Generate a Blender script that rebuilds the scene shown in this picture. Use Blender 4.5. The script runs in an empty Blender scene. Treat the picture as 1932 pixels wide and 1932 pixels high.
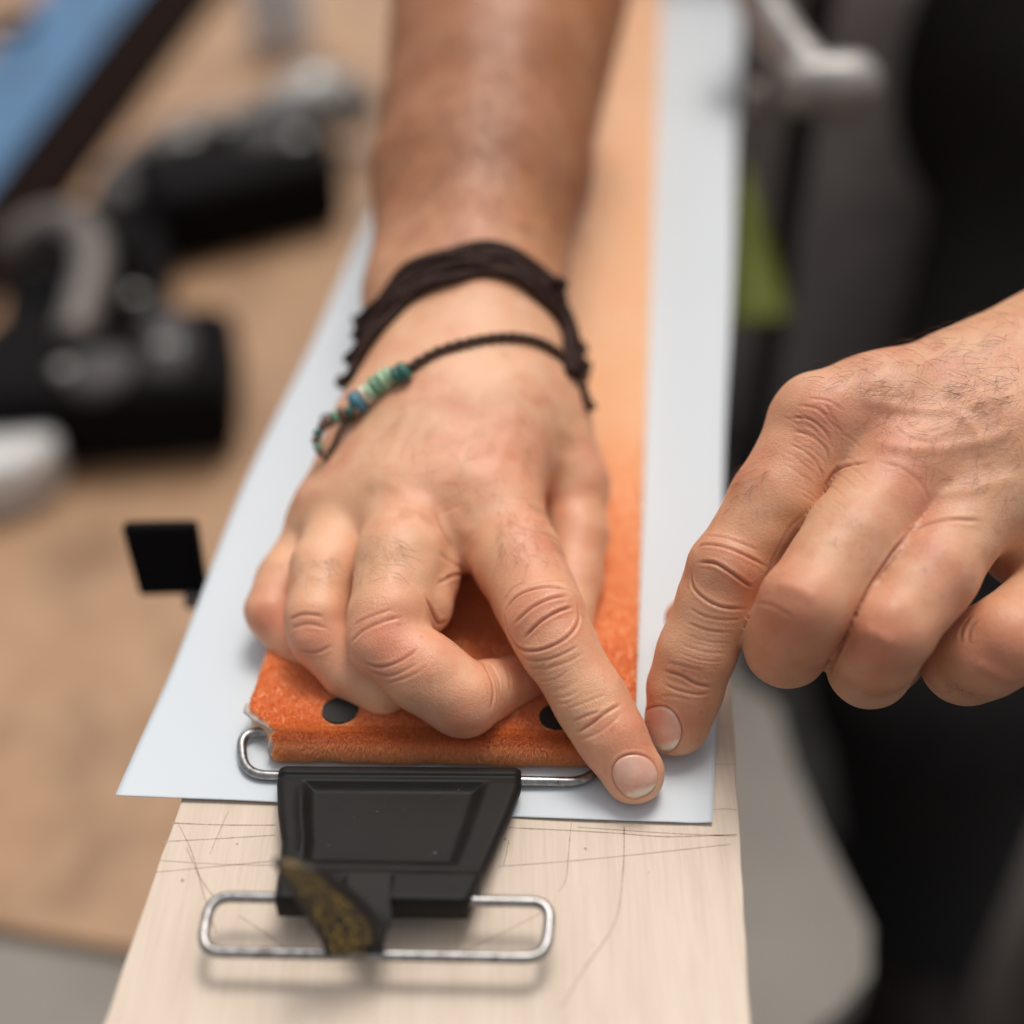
import bpy, bmesh, math, random
import numpy as np
from mathutils import Vector, Matrix
from mathutils.bvhtree import BVHTree

random.seed(7); rng = np.random.default_rng(7)
scene = bpy.context.scene
C = scene.collection
S = 0.001                                   # everything below is laid out in millimetres

# ---------------------------------------------------------------- camera
PITCH = math.radians(40.0); FPX = 2581.0; HALF = 966.0; CAMZ = 286.0
cam_d = bpy.data.cameras.new('camera'); cam = bpy.data.objects.new('camera', cam_d); C.objects.link(cam)
cam.location = (0, 0, CAMZ*S); cam.rotation_euler = (math.radians(90)-PITCH, 0, 0)
cam_d.sensor_width = 36; cam_d.lens = 36*FPX/(2*HALF)
cam_d.clip_start = 0.01; cam_d.clip_end = 60
cam_d.dof.use_dof = True; cam_d.dof.focus_distance = 0.352; cam_d.dof.aperture_fstop = 3.05
scene.camera = cam

# ---------------------------------------------------------------- world, sun, exposure
SUN_EL = math.radians(68); SUN_AZ = math.radians(18)     # azimuth from +Y towards +X
w = bpy.data.worlds.new('World'); scene.world = w; w.use_nodes = True
nt = w.node_tree; nt.nodes.clear()
sky = nt.nodes.new('ShaderNodeTexSky'); sky.sky_type = 'NISHITA'; sky.sun_disc = False
sky.sun_elevation = SUN_EL; sky.sun_rotation = SUN_AZ; sky.dust_density = 4.0; sky.air_density = 1.0
hs = nt.nodes.new('ShaderNodeHueSaturation'); hs.inputs['Saturation'].default_value = 0.20
bg = nt.nodes.new('ShaderNodeBackground'); bg.inputs['Strength'].default_value = 0.128
wo = nt.nodes.new('ShaderNodeOutputWorld')
nt.links.new(sky.outputs[0], hs.inputs['Color']); nt.links.new(hs.outputs[0], bg.inputs[0]); nt.links.new(bg.outputs[0], wo.inputs[0])
sd = bpy.data.lights.new('sun', 'SUN'); sd.energy = 1.5; sd.angle = math.radians(22); sd.color = (1.0, 0.945, 0.87)
sun = bpy.data.objects.new('sun', sd); C.objects.link(sun)
sv = Vector((math.sin(SUN_AZ)*math.cos(SUN_EL), math.cos(SUN_AZ)*math.cos(SUN_EL), math.sin(SUN_EL)))
sun.rotation_euler = sv.to_track_quat('Z', 'Y').to_euler(); sun.location = (0, 0, 2)
vs = scene.view_settings; vs.view_transform = 'Standard'; vs.look = 'None'; vs.exposure = 0.10; vs.gamma = 1.0
scene.cycles.use_denoising = True; scene.cycles.max_bounces = 8
scene.cycles.sample_clamp_indirect = 6.0
try: scene.cycles.denoiser = 'OPENIMAGEDENOISE'
except Exception: pass

# ---------------------------------------------------------------- geometry helpers
sP, cP = math.sin(PITCH), math.cos(PITCH)
def ray(u, v):
    a = (u-HALF)/FPX; b = (HALF-v)/FPX
    return np.array([a, cP+b*sP, -sP+b*cP])
def pd(u, v, d): return np.array([0, 0, CAMZ]) + d*ray(u, v)      # a sight line point at a distance
def pz(u, v, z=0.0):                                              # a sight line point at a height
    r = ray(u, v); return np.array([0, 0, CAMZ]) + r*((z-CAMZ)/r[2])
def mm(px, d): return px*d/FPX

def link(name, verts, faces, mat=None, parent=None, smooth=True):
    me = bpy.data.meshes.new(name)
    me.from_pydata([tuple(float(c)*S for c in p) for p in verts], [], [tuple(int(i) for i in f) for f in faces])
    me.validate(); me.update()
    if smooth: me.polygons.foreach_set('use_smooth', [True]*len(me.polygons))
    o = bpy.data.objects.new(name, me); C.objects.link(o)
    if mat: me.materials.append(mat)
    if parent: o.parent = parent; o.matrix_parent_inverse = parent.matrix_world.inverted()
    return o
def tag(o, label=None, cat=None, group=None, kind=None):
    if label: o['label'] = label
    if cat: o['category'] = cat
    if group: o['group'] = group
    if kind: o['kind'] = kind
    return o
def empty(name, loc=(0, 0, 0), label=None, cat=None, group=None):
    o = bpy.data.objects.new(name, None); C.objects.link(o); o.location = tuple(float(c)*S for c in loc)
    o.empty_display_size = 0.02
    bpy.context.view_layer.update()
    return tag(o, label, cat, group)
def bevel(o, w_, seg=3):
    m = o.modifiers.new('bevel', 'BEVEL'); m.width = w_*S; m.segments = seg; m.limit_method = 'ANGLE'; return o

def smooth_path(pts, n=12, closed=False):
    pts = [np.array(p, float) for p in pts]; out = []
    N = len(pts)
    rngk = range(N if closed else N-1)
    for i in rngk:
        if closed: p0, p1, p2, p3 = pts[(i-1) % N], pts[i], pts[(i+1) % N], pts[(i+2) % N]
        else: p0, p1, p2, p3 = pts[max(i-1, 0)], pts[i], pts[i+1], pts[min(i+2, N-1)]
        for k in range(n):
            t = k/n
            out.append(0.5*((2*p1)+(-p0+p2)*t+(2*p0-5*p1+4*p2-p3)*t*t+(-p0+3*p1-3*p2+p3)*t**3))
    if not closed: out.append(pts[-1])
    return out
def round_corners(pts, r, n=6, closed=True):
    pts = [np.array(p, float) for p in pts]; N = len(pts); out = []
    for i in range(N):
        if not closed and i in (0, N-1): out.append(pts[i]); continue
        p = pts[i]; a = pts[(i-1) % N]-p; b = pts[(i+1) % N]-p
        la, lb = np.linalg.norm(a), np.linalg.norm(b); rr = min(r, la*.48, lb*.48)
        A = p+a/la*rr; B = p+b/lb*rr
        for k in range(n+1):
            t = k/n; out.append((1-t)**2*A+2*t*(1-t)*p+t*t*B)
    return out
def sweep(pts, r, sides=10, closed=False, rad=None, flat=None):
    """tube along a path; rad = radius factor per point; flat = (normal, half thickness) for straps"""
    P = np.array(pts, float); N = len(P)
    T = np.zeros_like(P)
    for i in range(N):
        if closed: t = P[(i+1) % N]-P[(i-1) % N]
        else: t = P[min(i+1, N-1)]-P[max(i-1, 0)]
        T[i] = t/(np.linalg.norm(t)+1e-9)
    n = np.cross(T[0], [0, 0, 1.]);
    if np.linalg.norm(n) < .1: n = np.cross(T[0], [0, 1., 0])
    n /= np.linalg.norm(n); V = []
    for i in range(N):
        n = n-T[i]*n.dot(T[i]); n /= np.linalg.norm(n); b = np.cross(T[i], n)
        rr = r*(rad[i] if rad is not None else 1)
        for k in range(sides):
            a = 2*math.pi*k/sides; V.append(P[i]+rr*(math.cos(a)*n+math.sin(a)*b))
    F = []
    M = N if closed else N-1
    for i in range(M):
        j = (i+1) % N
        for k in range(sides):
            l = (k+1) % sides; F.append((i*sides+k, i*sides+l, j*sides+l, j*sides+k))
    if not closed:
        F.append(tuple(range(sides))[::-1]); F.append(tuple((N-1)*sides+k for k in range(sides)))
    return V, F
def merge(*parts):
    V, F = [], []
    for v, f in parts:
        o = len(V); V += list(v); F += [tuple(i+o for i in q) for q in f]
    return V, F
def box(c, size, rz=0, rx=0):
    c = np.array(c, float); hx, hy, hz = [s/2 for s in size]
    M = np.array((Matrix.Rotation(rz, 3, 'Z') @ Matrix.Rotation(rx, 3, 'X')))
    V = [c+M@np.array([x, y, z]) for x in (-hx, hx) for y in (-hy, hy) for z in (-hz, hz)]
    F = [(0, 1, 3, 2), (4, 6, 7, 5), (0, 4, 5, 1), (2, 3, 7, 6), (0, 2, 6, 4), (1, 5, 7, 3)]
    return V, F
def lathe(c, prof, sides=32, axis=(0, 0, 1)):
    c = np.array(c, float); q = Vector((0, 0, 1)).rotation_difference(Vector(axis)).to_matrix(); M = np.array(q)
    V, F = [], []
    for r, z in prof:
        for k in range(sides):
            a = 2*math.pi*k/sides; V.append(c+M@np.array([r*math.cos(a), r*math.sin(a), z]))
    for i in range(len(prof)-1):
        for k in range(sides):
            l = (k+1) % sides; F.append((i*sides+k, i*sides+l, (i+1)*sides+l, (i+1)*sides+k))
    F.append(tuple(range(sides))[::-1]); F.append(tuple((len(prof)-1)*sides+k for k in range(sides)))
    return V, F
def slab(poly, z0, z1):
    """prism from an outline given counter-clockwise in (x, y)"""
    n = len(poly); V = [(p[0], p[1], z0) for p in poly]+[(p[0], p[1], z1) for p in poly]
    F = [tuple(range(n))[::-1], tuple(range(n, 2*n))]+[(i, (i+1) % n, n+(i+1) % n, n+i) for i in range(n)]
    return V, F

# ---------------------------------------------------------------- material helpers
class NT:
    def __init__(s, name):
        s.m = bpy.data.materials.new(name); s.m.use_nodes = True; s.t = s.m.node_tree
        s.b = s.t.nodes['Principled BSDF']; s.o = s.t.nodes['Material Output']
    def n(s, typ, **kw):
        nd = s.t.nodes.new('ShaderNode'+typ)
        for k, v in kw.items():
            if k in nd.inputs: nd.inputs[k].default_value = v
            else: setattr(nd, k, v)
        return nd
    def l(s, a, b): s.t.links.new(a, b)
    def coords(s, scale=(1, 1, 1)):
        g = s.n('NewGeometry'); m = s.n('Mapping'); m.inputs['Scale'].default_value = scale
        s.l(g.outputs['Position'], m.inputs['Vector']); return m.outputs[0]
    def noise(s, vec, scale, detail=4, rough=.55, dist=0):
        nd = s.n('TexNoise', Scale=scale, Detail=detail, Roughness=rough, Distortion=dist); s.l(vec, nd.inputs['Vector']); return nd.outputs[0]
    def ramp(s, fac, stops):
        r = s.n('ValToRGB'); e = r.color_ramp.elements
        while len(e) < len(stops): e.new(.5)
        for el, (p, c) in zip(e, stops): el.position = p; el.color = (*c, 1) if len(c) == 3 else c
        s.l(fac, r.inputs[0]); return r.outputs[0]
    def mix(s, fac, a, b, mode='MIX'):
        m = s.n('Mix', data_type='RGBA', blend_type=mode)
        for k, v in ((0, fac), (6, a), (7, b)):
            if isinstance(v, (int, float)): m.inputs[k].default_value = v
            elif isinstance(v, (tuple, list)): m.inputs[k].default_value = (*v, 1)
            else: s.l(v, m.inputs[k])
        return m.outputs[2]
    def math(s, op, a, b=0.0):
        m = s.n('Math', operation=op)
        for k, v in ((0, a), (1, b)):
            if isinstance(v, (int, float)): m.inputs[k].default_value = v
            else: s.l(v, m.inputs[k])
        return m.outputs[0]
    def bump(s, h, strength, dist, prev=None):
        b = s.n('Bump', Strength=strength, Distance=dist); s.l(h, b.inputs['Height'])
        if prev: s.l(prev, b.inputs['Normal'])
        return b.outputs[0]
    def set(s, **kw):
        for k, v in kw.items():
            i = s.b.inputs[k.replace('_', ' ')]
            if hasattr(v, 'is_linked') or hasattr(v, 'links'): s.l(v, i)
            else: i.default_value = (*v, 1) if isinstance(v, tuple) and len(v) == 3 and i.type == 'RGBA' else v
        return s
def simple(name, col, rough=.6, metal=0, var=.25, scale=60, bump=.1, **kw):
    t = NT(name); v = t.coords(); n = t.noise(v, scale, 5)
    dark = tuple(c*(1-var) for c in col); lite = tuple(min(1, c*(1+var)) for c in col)
    t.set(Base_Color=t.ramp(n, [(.3, dark), (.7, lite)]), Roughness=rough, Metallic=metal, Normal=t.bump(n, bump, .0008), **kw)
    return t.m

def mat_wood(name, a, b, c, along=(26, 2.2, 26), rough=.55, mottle=.35):
    t = NT(name); v = t.coords(along)
    g = t.noise(v, 9, 8, .65, .6); f = t.noise(t.coords((700, 22, 700)), 1.6, 3, .6)
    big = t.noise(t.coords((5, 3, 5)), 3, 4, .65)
    col = t.ramp(g, [(.25, a), (.5, b), (.75, c)])
    col = t.mix(t.math('MULTIPLY', t.ramp(f, [(.45, (0, 0, 0)), (.75, (1, 1, 1))]), .22), col, tuple(x*.66 for x in a))
    col = t.mix(t.math('MULTIPLY', t.ramp(big, [(.5, (0, 0, 0)), (.8, (1, 1, 1))]), mottle), col, tuple(x*.6 for x in a))
    nrm = t.bump(f, .25, .0002); nrm = t.bump(g, .15, .0006, nrm)
    t.set(Base_Color=col, Roughness=rough, Normal=nrm); return t.m

def mat_skin():
    t = NT('skin'); v = t.coords()
    at = t.n('Attribute', attribute_name='blush'); ac = t.n('Attribute', attribute_name='crease')
    n1 = t.noise(v, 45, 5, .6); n2 = t.noise(v, 170, 5, .65); n3 = t.noise(v, 14, 3)
    base = t.mix(t.ramp(n3, [(.35, (0, 0, 0)), (.65, (1, 1, 1))]), (.72, .365, .20), (.78, .45, .275))
    base = t.mix(t.math('MULTIPLY', t.ramp(n1, [(.45, (0, 0, 0)), (.68, (1, 1, 1))]), .62), base, (.67, .235, .14))
    base = t.mix(t.math('MULTIPLY', t.ramp(n2, [(.5, (0, 0, 0)), (.72, (1, 1, 1))]), .34), base, (.84, .58, .42))
    n4 = t.noise(v, 75, 4, .6)
    base = t.mix(t.math('MULTIPLY', t.ramp(n4, [(.58, (0, 0, 0)), (.72, (1, 1, 1))]), .45), base, (.50, .20, .10))
    base = t.mix(t.math('MULTIPLY', at.outputs['Fac'], 1.0), base, (.70, .21, .125))
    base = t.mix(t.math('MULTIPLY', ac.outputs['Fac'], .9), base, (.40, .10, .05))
    tn = t.n('Attribute', attribute_name='tan')
    base = t.mix(t.math('MULTIPLY', tn.outputs['Fac'], t.math('ADD', t.math('MULTIPLY', n1, .6), .5)), base, (.37, .135, .048))
    fr = t.n('TexVoronoi', feature='F1', Scale=190.0); t.l(v, fr.inputs['Vector'])
    spots = t.math('MULTIPLY', t.ramp(fr.outputs['Distance'], [(.07, (1, 1, 1)), (.16, (0, 0, 0))]), t.ramp(n1, [(.5, (0, 0, 0)), (.6, (1, 1, 1))]))
    base = t.mix(t.math('MULTIPLY', spots, .35), base, (.36, .13, .06))
    # the fine net of skin lines
    dv = t.n('VectorMath', operation='ADD'); nz = t.n('TexNoise', Scale=300.0, Detail=2.0); t.l(v, nz.inputs['Vector'])
    sc = t.n('VectorMath', operation='SCALE'); sc.inputs['Scale'].default_value = .0016; t.l(nz.outputs['Color'], sc.inputs[0])
    t.l(v, dv.inputs[0]); t.l(sc.outputs[0], dv.inputs[1])
    vo = t.n('TexVoronoi', feature='DISTANCE_TO_EDGE', Scale=760.0); t.l(dv.outputs[0], vo.inputs['Vector'])
    cell = t.ramp(vo.outputs['Distance'], [(0, (0, 0, 0)), (.16, (1, 1, 1))])
    vo2 = t.n('TexVoronoi', feature='DISTANCE_TO_EDGE', Scale=1300.0); t.l(dv.outputs[0], vo2.inputs['Vector'])
    nrm = t.bump(cell, .25, .00018); nrm = t.bump(vo2.outputs['Distance'], .28, .00016, nrm)
    nrm = t.bump(n2, .3, .0005, nrm); nrm = t.bump(t.noise(v, 900, 3), .25, .0002, nrm)
    t.set(Base_Color=base, Roughness=t.math('ADD', t.math('MULTIPLY', n2, .2), .36), Normal=nrm)
    t.set(**{'Subsurface Weight': .55, 'Subsurface Radius': (1.0, .35, .18), 'Subsurface Scale': .0024, 'Specular IOR Level': .5})
    return t.m
M = {}
M['skin'] = mat_skin()
t = NT('fingernail'); v = t.coords()
acn = t.n('Attribute', attribute_name='rim')
nb = t.mix(t.ramp(t.noise(v, 160, 3), [(.4, (0, 0, 0)), (.65, (1, 1, 1))]), (.70, .375, .275), (.78, .48, .37))
nb = t.mix(acn.outputs['Fac'], nb, (.88, .76, .60))
t.set(Base_Color=nb, Roughness=.28, Normal=t.bump(t.noise(t.coords((1, .25, .25)), 1500, 3), .3, .0002))
t.set(**{'Subsurface Weight': .4, 'Subsurface Radius': (1, .35, .2), 'Subsurface Scale': .0015, 'Coat Weight': .35, 'Coat Roughness': .22}); M['nail'] = t.m
M['hair'] = NT('body_hair').set(Base_Color=(.26, .12, .06), Roughness=.5).m
t = NT('paper'); v = t.coords()
t.set(Base_Color=t.ramp(t.noise(v, 8, 3), [(.3, (.58, .62, .65)), (.7, (.60, .64, .668))]), Roughness=.6, Normal=t.bump(t.noise(v, 500, 5), .08, .0002)); M['paper'] = t.m
M['maple'] = mat_wood('pale_board', (.58, .455, .345), (.64, .515, .405), (.68, .56, .455))
M['bench'] = mat_wood('brown_bench', (.31, .165, .08), (.41, .235, .125), (.48, .295, .17), along=(3, 3, 3), mottle=1.0)  # large random darker patches mixed strongly into the brown
t = NT('orange_plush'); v = t.coords(); n = t.noise(v, 260, 4); n2 = t.noise(v, 30, 3)
oc = t.mix(t.ramp(n2, [(.35, (0, 0, 0)), (.65, (1, 1, 1))]), (.93, .50, .25), (.95, .58, .34))
oc = t.mix(t.math('MULTIPLY', n, .35), oc, (.66, .20, .045))
t.set(Base_Color=oc, Roughness=.85, Normal=t.bump(t.noise(v, 1500, 3), .4, .0005)); t.set(**{'Sheen Weight': 1.0, 'Sheen Roughness': .5, 'Sheen Tint': (1.0, .86, .74)}); M['plush'] = t.m
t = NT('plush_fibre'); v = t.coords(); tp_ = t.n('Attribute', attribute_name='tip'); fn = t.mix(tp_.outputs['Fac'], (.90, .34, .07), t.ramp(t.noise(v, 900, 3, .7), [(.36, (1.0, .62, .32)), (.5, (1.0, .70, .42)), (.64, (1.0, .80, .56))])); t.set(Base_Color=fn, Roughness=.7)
tr = t.n('BsdfTranslucent', Color=(1.0, .47, .14, 1)); mx = t.n('MixShader', Fac=.5); t.l(t.b.outputs[0], mx.inputs[1]); t.l(tr.outputs[0], mx.inputs[2]); t.l(mx.outputs[0], t.o.inputs['Surface']); M['fibre'] = t.m
M['glue'] = simple('pale_glue_side', (.55, .47, .42), .4)
t = NT('black_rubber'); v = t.coords(); n = t.noise(v, 90, 6, .7); s2 = t.noise(v, 900, 2)
sp = t.ramp(t.noise(v, 420, 2), [(.74, (0, 0, 0)), (.80, (1, 1, 1))])
t.set(Base_Color=t.mix(t.math('MULTIPLY', sp, .5), t.ramp(n, [(.3, (.007, .0058, .005)), (.7, (.013, .011, .0095))]), (.16, .15, .14)),
      Roughness=t.math('ADD', t.math('MULTIPLY', n, .3), .40), Normal=t.bump(s2, .15, .0002, t.bump(n, .2, .0005))); t.set(**{'Specular IOR Level': .22}); M['rubber'] = t.m
t = NT('steel_wire'); v = t.coords(); n = t.noise(v, 400, 5, .7)
t.set(Base_Color=t.ramp(n, [(.35, (.19, .175, .165)), (.65, (.42, .41, .40))]), Metallic=1.0, Roughness=t.math('ADD', t.math('MULTIPLY', n, .3), .16), Normal=t.bump(n, .25, .0002)); M['steel'] = t.m
M['black'] = simple('black_plastic', (.006, .005, .005), .8, **{'Specular_IOR_Level': .08})
M['blackprint'] = simple('black_print', (.010, .007, .006), .7)
M['leather'] = simple('brown_leather', (.036, .016, .011), .7, var=.6, scale=500, bump=.5, **{'Specular_IOR_Level': .2})
M['cord'] = simple('brown_cord', (.070, .034, .020), .8, var=.5, scale=900, bump=.5)
for nm, col in (('green', (.16, .30, .19)), ('pale_green', (.36, .52, .33)), ('cream', (.70, .60, .48)), ('blue', (.05, .17, .23)), ('dark_green', (.03, .13, .10)), ('bronze', (.16, .09, .06))):
    M['bead_'+nm] = simple(nm+'_bead', col, .28, var=.35, scale=700)
M['pencil'] = simple('pencil_mark', (.42, .32, .235), .7, var=.3, scale=900)
M['concrete'] = simple('dark_concrete', (.045, .032, .026), .8, var=.25, scale=6)
M['cloth_black'] = simple('black_cloth', (.0080, .0058, .0048), .9, var=.4, scale=40)
M['cloth_brown'] = simple('brown_boot_leather', (.030, .016, .010), .6)
M['blue_ski'] = simple('blue_topsheet', (.05, .14, .27), .55, var=.2, scale=12)
M['dark_ski'] = simple('dark_brown_topsheet', (.012, .0065, .005), .95, **{'Specular_IOR_Level': .03})
M['dim'] = simple('dim_grey_plastic', (.055, .047, .047), .7)
M['white'] = simple('white_plastic', (.62, .60, .58), .4, var=.05)
M['grey'] = simple('grey_metal', (.15, .125, .11), .5, metal=.2)
M['silver'] = simple('cast_metal', (.36, .34, .32), .4, metal=.35)
M['tabletop'] = simple('grey_laminate', (.225, .20, .172), .6, var=.15, scale=10)
M['darkgrey'] = simple('dark_grey_plastic', (.36, .32, .30), .7, var=.3, scale=15)
M['lime'] = simple('lime_plastic', (.25, .28, .05), .5, var=.2)

# ================================================================ SETTING
f = link('floor', [(-9000, -6000, -900), (9000, -6000, -900), (9000, 14000, -900), (-9000, 14000, -900)], [(0, 1, 2, 3)], M['concrete'], smooth=False)
tag(f, kind='structure')

# the lower brown bench at the left
BZ = -330.0
bench = empty('workbench', (-500, 300, -900), 'low grey table under the brown plywood sheet and the pale board, out of focus', 'table')
tz = BZ-8
tpx = [(1466, 1330), (1496, 1440), (1545, 1560), (1590, 1650), (1640, 1750), (1640, 1840), (1580, 1910), (1470, 1985), (1250, 2300)]
tp = [pz(u, v, tz)[:2] for u, v in tpx]
tail = [(-60, 60), (-1300, 60), (-1300, 2600), (60, 2600)]+[tuple(pz(1370, 900, tz)[:2]), tuple(pz(1385, 1275, tz)[:2])]
Vb, Fb = slab([tuple(q) for q in tp]+tail, tz-30, tz); Fb = [q[::-1] for q in Fb]
link('table_top', Vb, Fb, M['tabletop'], bench, smooth=False)
for cc in ((-1200, 160), (-60, 300), (-1200, 2400), (-40, 2400)):
    Vl, Fl = box((cc[0], cc[1], (-900+tz-30)/2), (60, 60, 900+tz-30-1)); link('leg', Vl, Fl, M['black'], bench, smooth=False)
fl, fr_ = pz(-60, 1738, BZ), pz(330, 1805, BZ)
e = (fr_-fl)/np.linalg.norm(fr_-fl); nb_ = np.array([-e[1], e[0], 0])
c0 = fr_+e*20; c1 = fl-e*600
Vb, Fb = slab([(c1[0], c1[1]), (c0[0], c0[1]), (c0[0]+30, c0[1]+2000), (c1[0], c1[1]+2000)], tz+.5, BZ)
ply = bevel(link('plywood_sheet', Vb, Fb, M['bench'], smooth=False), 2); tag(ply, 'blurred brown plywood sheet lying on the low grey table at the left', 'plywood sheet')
# the pale board
bl0, br0 = pz(150, 2065), pz(1424, 2090); bl1, br1 = pz(335, 1525), pz(1380, 1290)
dL = (bl1-bl0)/np.linalg.norm(bl1-bl0); dR = (br1-br0)/np.linalg.norm(br1-br0)
board = empty('wooden_board', (0, 260, -20), 'long pale wooden board with pencil lines and scratches under the white paper', 'board')
far = 1100.0
poly = [bl0, br0, br0+dR*far, bl0+dL*far]
# slightly worn long edges: extra outline points
def worn(a, b, n, amp):
    out = []; d = (b-a); nn = np.array([-d[1], d[0], 0])/np.linalg.norm(d)
    for i in range(n): out.append(a+d*i/n+nn*random.uniform(-amp, amp)*(i > 0))
    return out
outl = [bl0]+worn(br0, br0+dR*far, 160, .22)+worn(br0+dR*far, bl0+dL*far, 1, 0)+worn(bl0+dL*far, bl0, 160, .22)[0:]
Vb, Fb = slab([(p[0], p[1]) for p in outl], -18, 0)
o = link('board_top', Vb, Fb, M['maple'], board, smooth=False)
m = o.modifiers.new('b', 'BEVEL'); m.width = .5*S; m.segments = 2; m.limit_method = 'ANGLE'; m.angle_limit = math.radians(60)
for yy in (330, 900):
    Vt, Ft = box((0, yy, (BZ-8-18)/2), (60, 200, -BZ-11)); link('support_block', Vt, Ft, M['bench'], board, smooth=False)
def mark(pts, wd=.26, jit=0.0):
    P = [pz(u+random.uniform(-jit, jit), v+random.uniform(-jit, jit), .06) for u, v in pts]
    P = smooth_path(P, 5); V, F = [], []
    for i, p in enumerate(P):
        d = P[min(i+1, len(P)-1)]-P[max(i-1, 0)]; nn = np.array([-d[1], d[0], 0])/(np.linalg.norm(d)+1e-9)
        ww = wd*.5*random.uniform(.6, 1.2); V += [p+nn*ww, p-nn*ww]
        if i: F.append((2*i-2, 2*i, 2*i+1, 2*i-1))
    link('pencil_line', V, F, M['pencil'], board, smooth=False)
for L, wd in ((((325, 1553), (420, 1556), (520, 1557)), .35), (((305, 1588), (420, 1581), (520, 1575)), .25), (((298, 1623), (410, 1630), (515, 1633)), .22),
              (((292, 1646), (400, 1636), (515, 1625)), .22), (((336, 1553), (362, 1610), (385, 1692), (408, 1760)), .3), (((352, 1600), (380, 1660), (410, 1700)), .3),
              (((432, 1530), (414, 1570), (396, 1612)), .18), (((450, 1728), (500, 1760), (556, 1800)), .3), (((960, 1562), (1060, 1566), (1160, 1571), (1260, 1578), (1390, 1574)), .35),
              (((1090, 1560), (1180, 1567), (1290, 1573), (1388, 1577)), .25), (((1078, 1552), (1072, 1610), (1068, 1660), (1052, 1682)), .24), (((1178, 1560), (1176, 1640), (1160, 1740), (1100, 1830), (1060, 1900)), .34),
              (((940, 1634), (1060, 1625), (1220, 1610), (1380, 1593)), .22), (((870, 1795), (940, 1765), (1020, 1722)), .3), (((960, 1585), (955, 1610), (950, 1632)), .25),
              (((1346, 1370), (1372, 1371), (1384, 1371)), .2), (((1346, 1440), (1370, 1443), (1388, 1441)), .2), (((1346, 1528), (1370, 1526), (1390, 1528)), .2)):
    mark(L, wd, .7)
for (u, v) in ((953, 1583), (960, 1592), (1105, 1601), (1224, 1646), (438, 1580), (447, 1592), (344, 1661), (600, 1868), (1118, 1782)):
    p = pz(u, v, .07); rr = random.uniform(.25, .6)
    V = [p+np.array([math.cos(a)*rr*random.uniform(.6, 1.2), math.sin(a)*rr*random.uniform(.6, 1.2), 0]) for a in np.linspace(0, 2*math.pi, 8)[:-1]]
    link('dirt_speck', V, [tuple(range(7))], M['pencil'], board, smooth=False)

# the white paper: a long gently waved sheet lying on the board
pl0, pr0 = pz(218, 1508, .6), pz(1343, 1553, .3); pl1, pr1 = pz(690, 430, .6), pz(1392, 210, .3)
dl = (pl1-pl0)/np.linalg.norm(pl1-pl0); dr = (pr1-pr0)/np.linalg.norm(pr1-pr0)
V, F = [], []; nx, ny = 90, 140; L_ = 1000.0
for j in range(ny+1):
    tt = (j/ny)**1.5*L_
    bow = -2.6*math.sin(math.pi*min(1, tt/330))+.9*math.sin(tt/28)*min(1, tt/40)
    a = pl0+dl*tt+np.array([bow, 0, 0]); b = pr0+dr*tt+np.array([.35*math.sin(tt/35), 0, 0])
    for i in range(nx+1):
        s = i/nx; p = a*(1-s)+b*s
        wave = 0.35+.35*math.sin(s*9+tt*.02)*math.exp(-tt/60)*(1 if .1 < s < .95 else .6)
        edge = 0
        if s < .13: edge = (.13-s)/.13*(-.8+1.6*math.exp(-tt/30))
        if s > .97: edge += (s-.97)/.03*.5
        y_off = (2.2*math.sin(s*5.2+.5)*math.exp(-tt/50))*.35
        V.append(p+np.array([0, y_off, wave+edge]))
for j in range(ny):
    for i in range(nx):
        k = j*(nx+1)+i; F.append((k, k+1, k+nx+2, k+nx+1))
paper = link('paper_sheet', V, F, M['paper'])
m = paper.modifiers.new('s', 'SOLIDIFY'); m.thickness = .16*S; m.offset = -1
tag(paper, 'long white paper sheet lying on the pale board under the orange skin', 'paper')

# ================================================================ ORANGE CLIMBING SKIN
PT = .95                                             # top of the paper
fa, fb = pz(455, 1434, PT), pz(1194, 1449, PT)
farR = pz(1240, 200, PT); dS = (farR-fb)/np.linalg.norm(farR-fb)
dX = (fb-fa)/np.linalg.norm(fb-fa); WS = np.linalg.norm(fb-fa)
TH = 7.5
def skin_pt(s, q, lift=0.0):
    """s across 0..1, q = millimetres round the folded front edge and then along the top"""
    rr = TH/2; arc = math.pi*rr
    ws = 1.0+min(max(q-arc, 0), 500)*0.00000
    base = fa+dX*WS*s
    if q < arc:
        a = -math.pi/2+q/rr; off = -rr*math.cos(a)-0.0; z = rr+rr*math.sin(a); n = np.array([0, -math.cos(a), math.sin(a)])
        y = rr-rr*math.cos(a)
    else:
        y = rr+(q-arc); z = TH-2.6*min(1, max(0, (y-38)/12)) ; n = np.array([0, 0, 1.])
    # the left front corner is torn off at a slant
    k_ = min(1, max(0, (y-3.2)/9.5)); lo_ = .086*(1-k_*k_*(3-2*k_)) + (.006*math.sin(y*2.1) if y < 16 else 0)
    s_ = s if s > .2 else lo_+s*(.2-lo_)/.2
    p = fa+dX*WS*s_+dS*y+np.array([0, 0, z])
    nn = n[1]*dS+np.array([0, 0, n[2]]); nn /= np.linalg.norm(nn)
    wob = .35*math.sin(s*21)+.25*math.sin(s*47+1)
    p = p+nn*(lift+ (wob*.5 if q < 60 else 0))
    return p, nn
qs = list(np.linspace(0, math.pi*TH/2, 14))+list(math.pi*TH/2+np.array([1.5, 4, 7, 11, 16, 22, 28, 34, 36, 38, 41, 44, 47, 50, 55, 60, 70, 85, 100, 130, 160, 200, 250, 320, 400, 500, 620, 760, 900]))
ns = 72; V, F = [], []
for q in qs:
    for i in range(ns+1): V.append(skin_pt(i/ns, q)[0])
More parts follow.
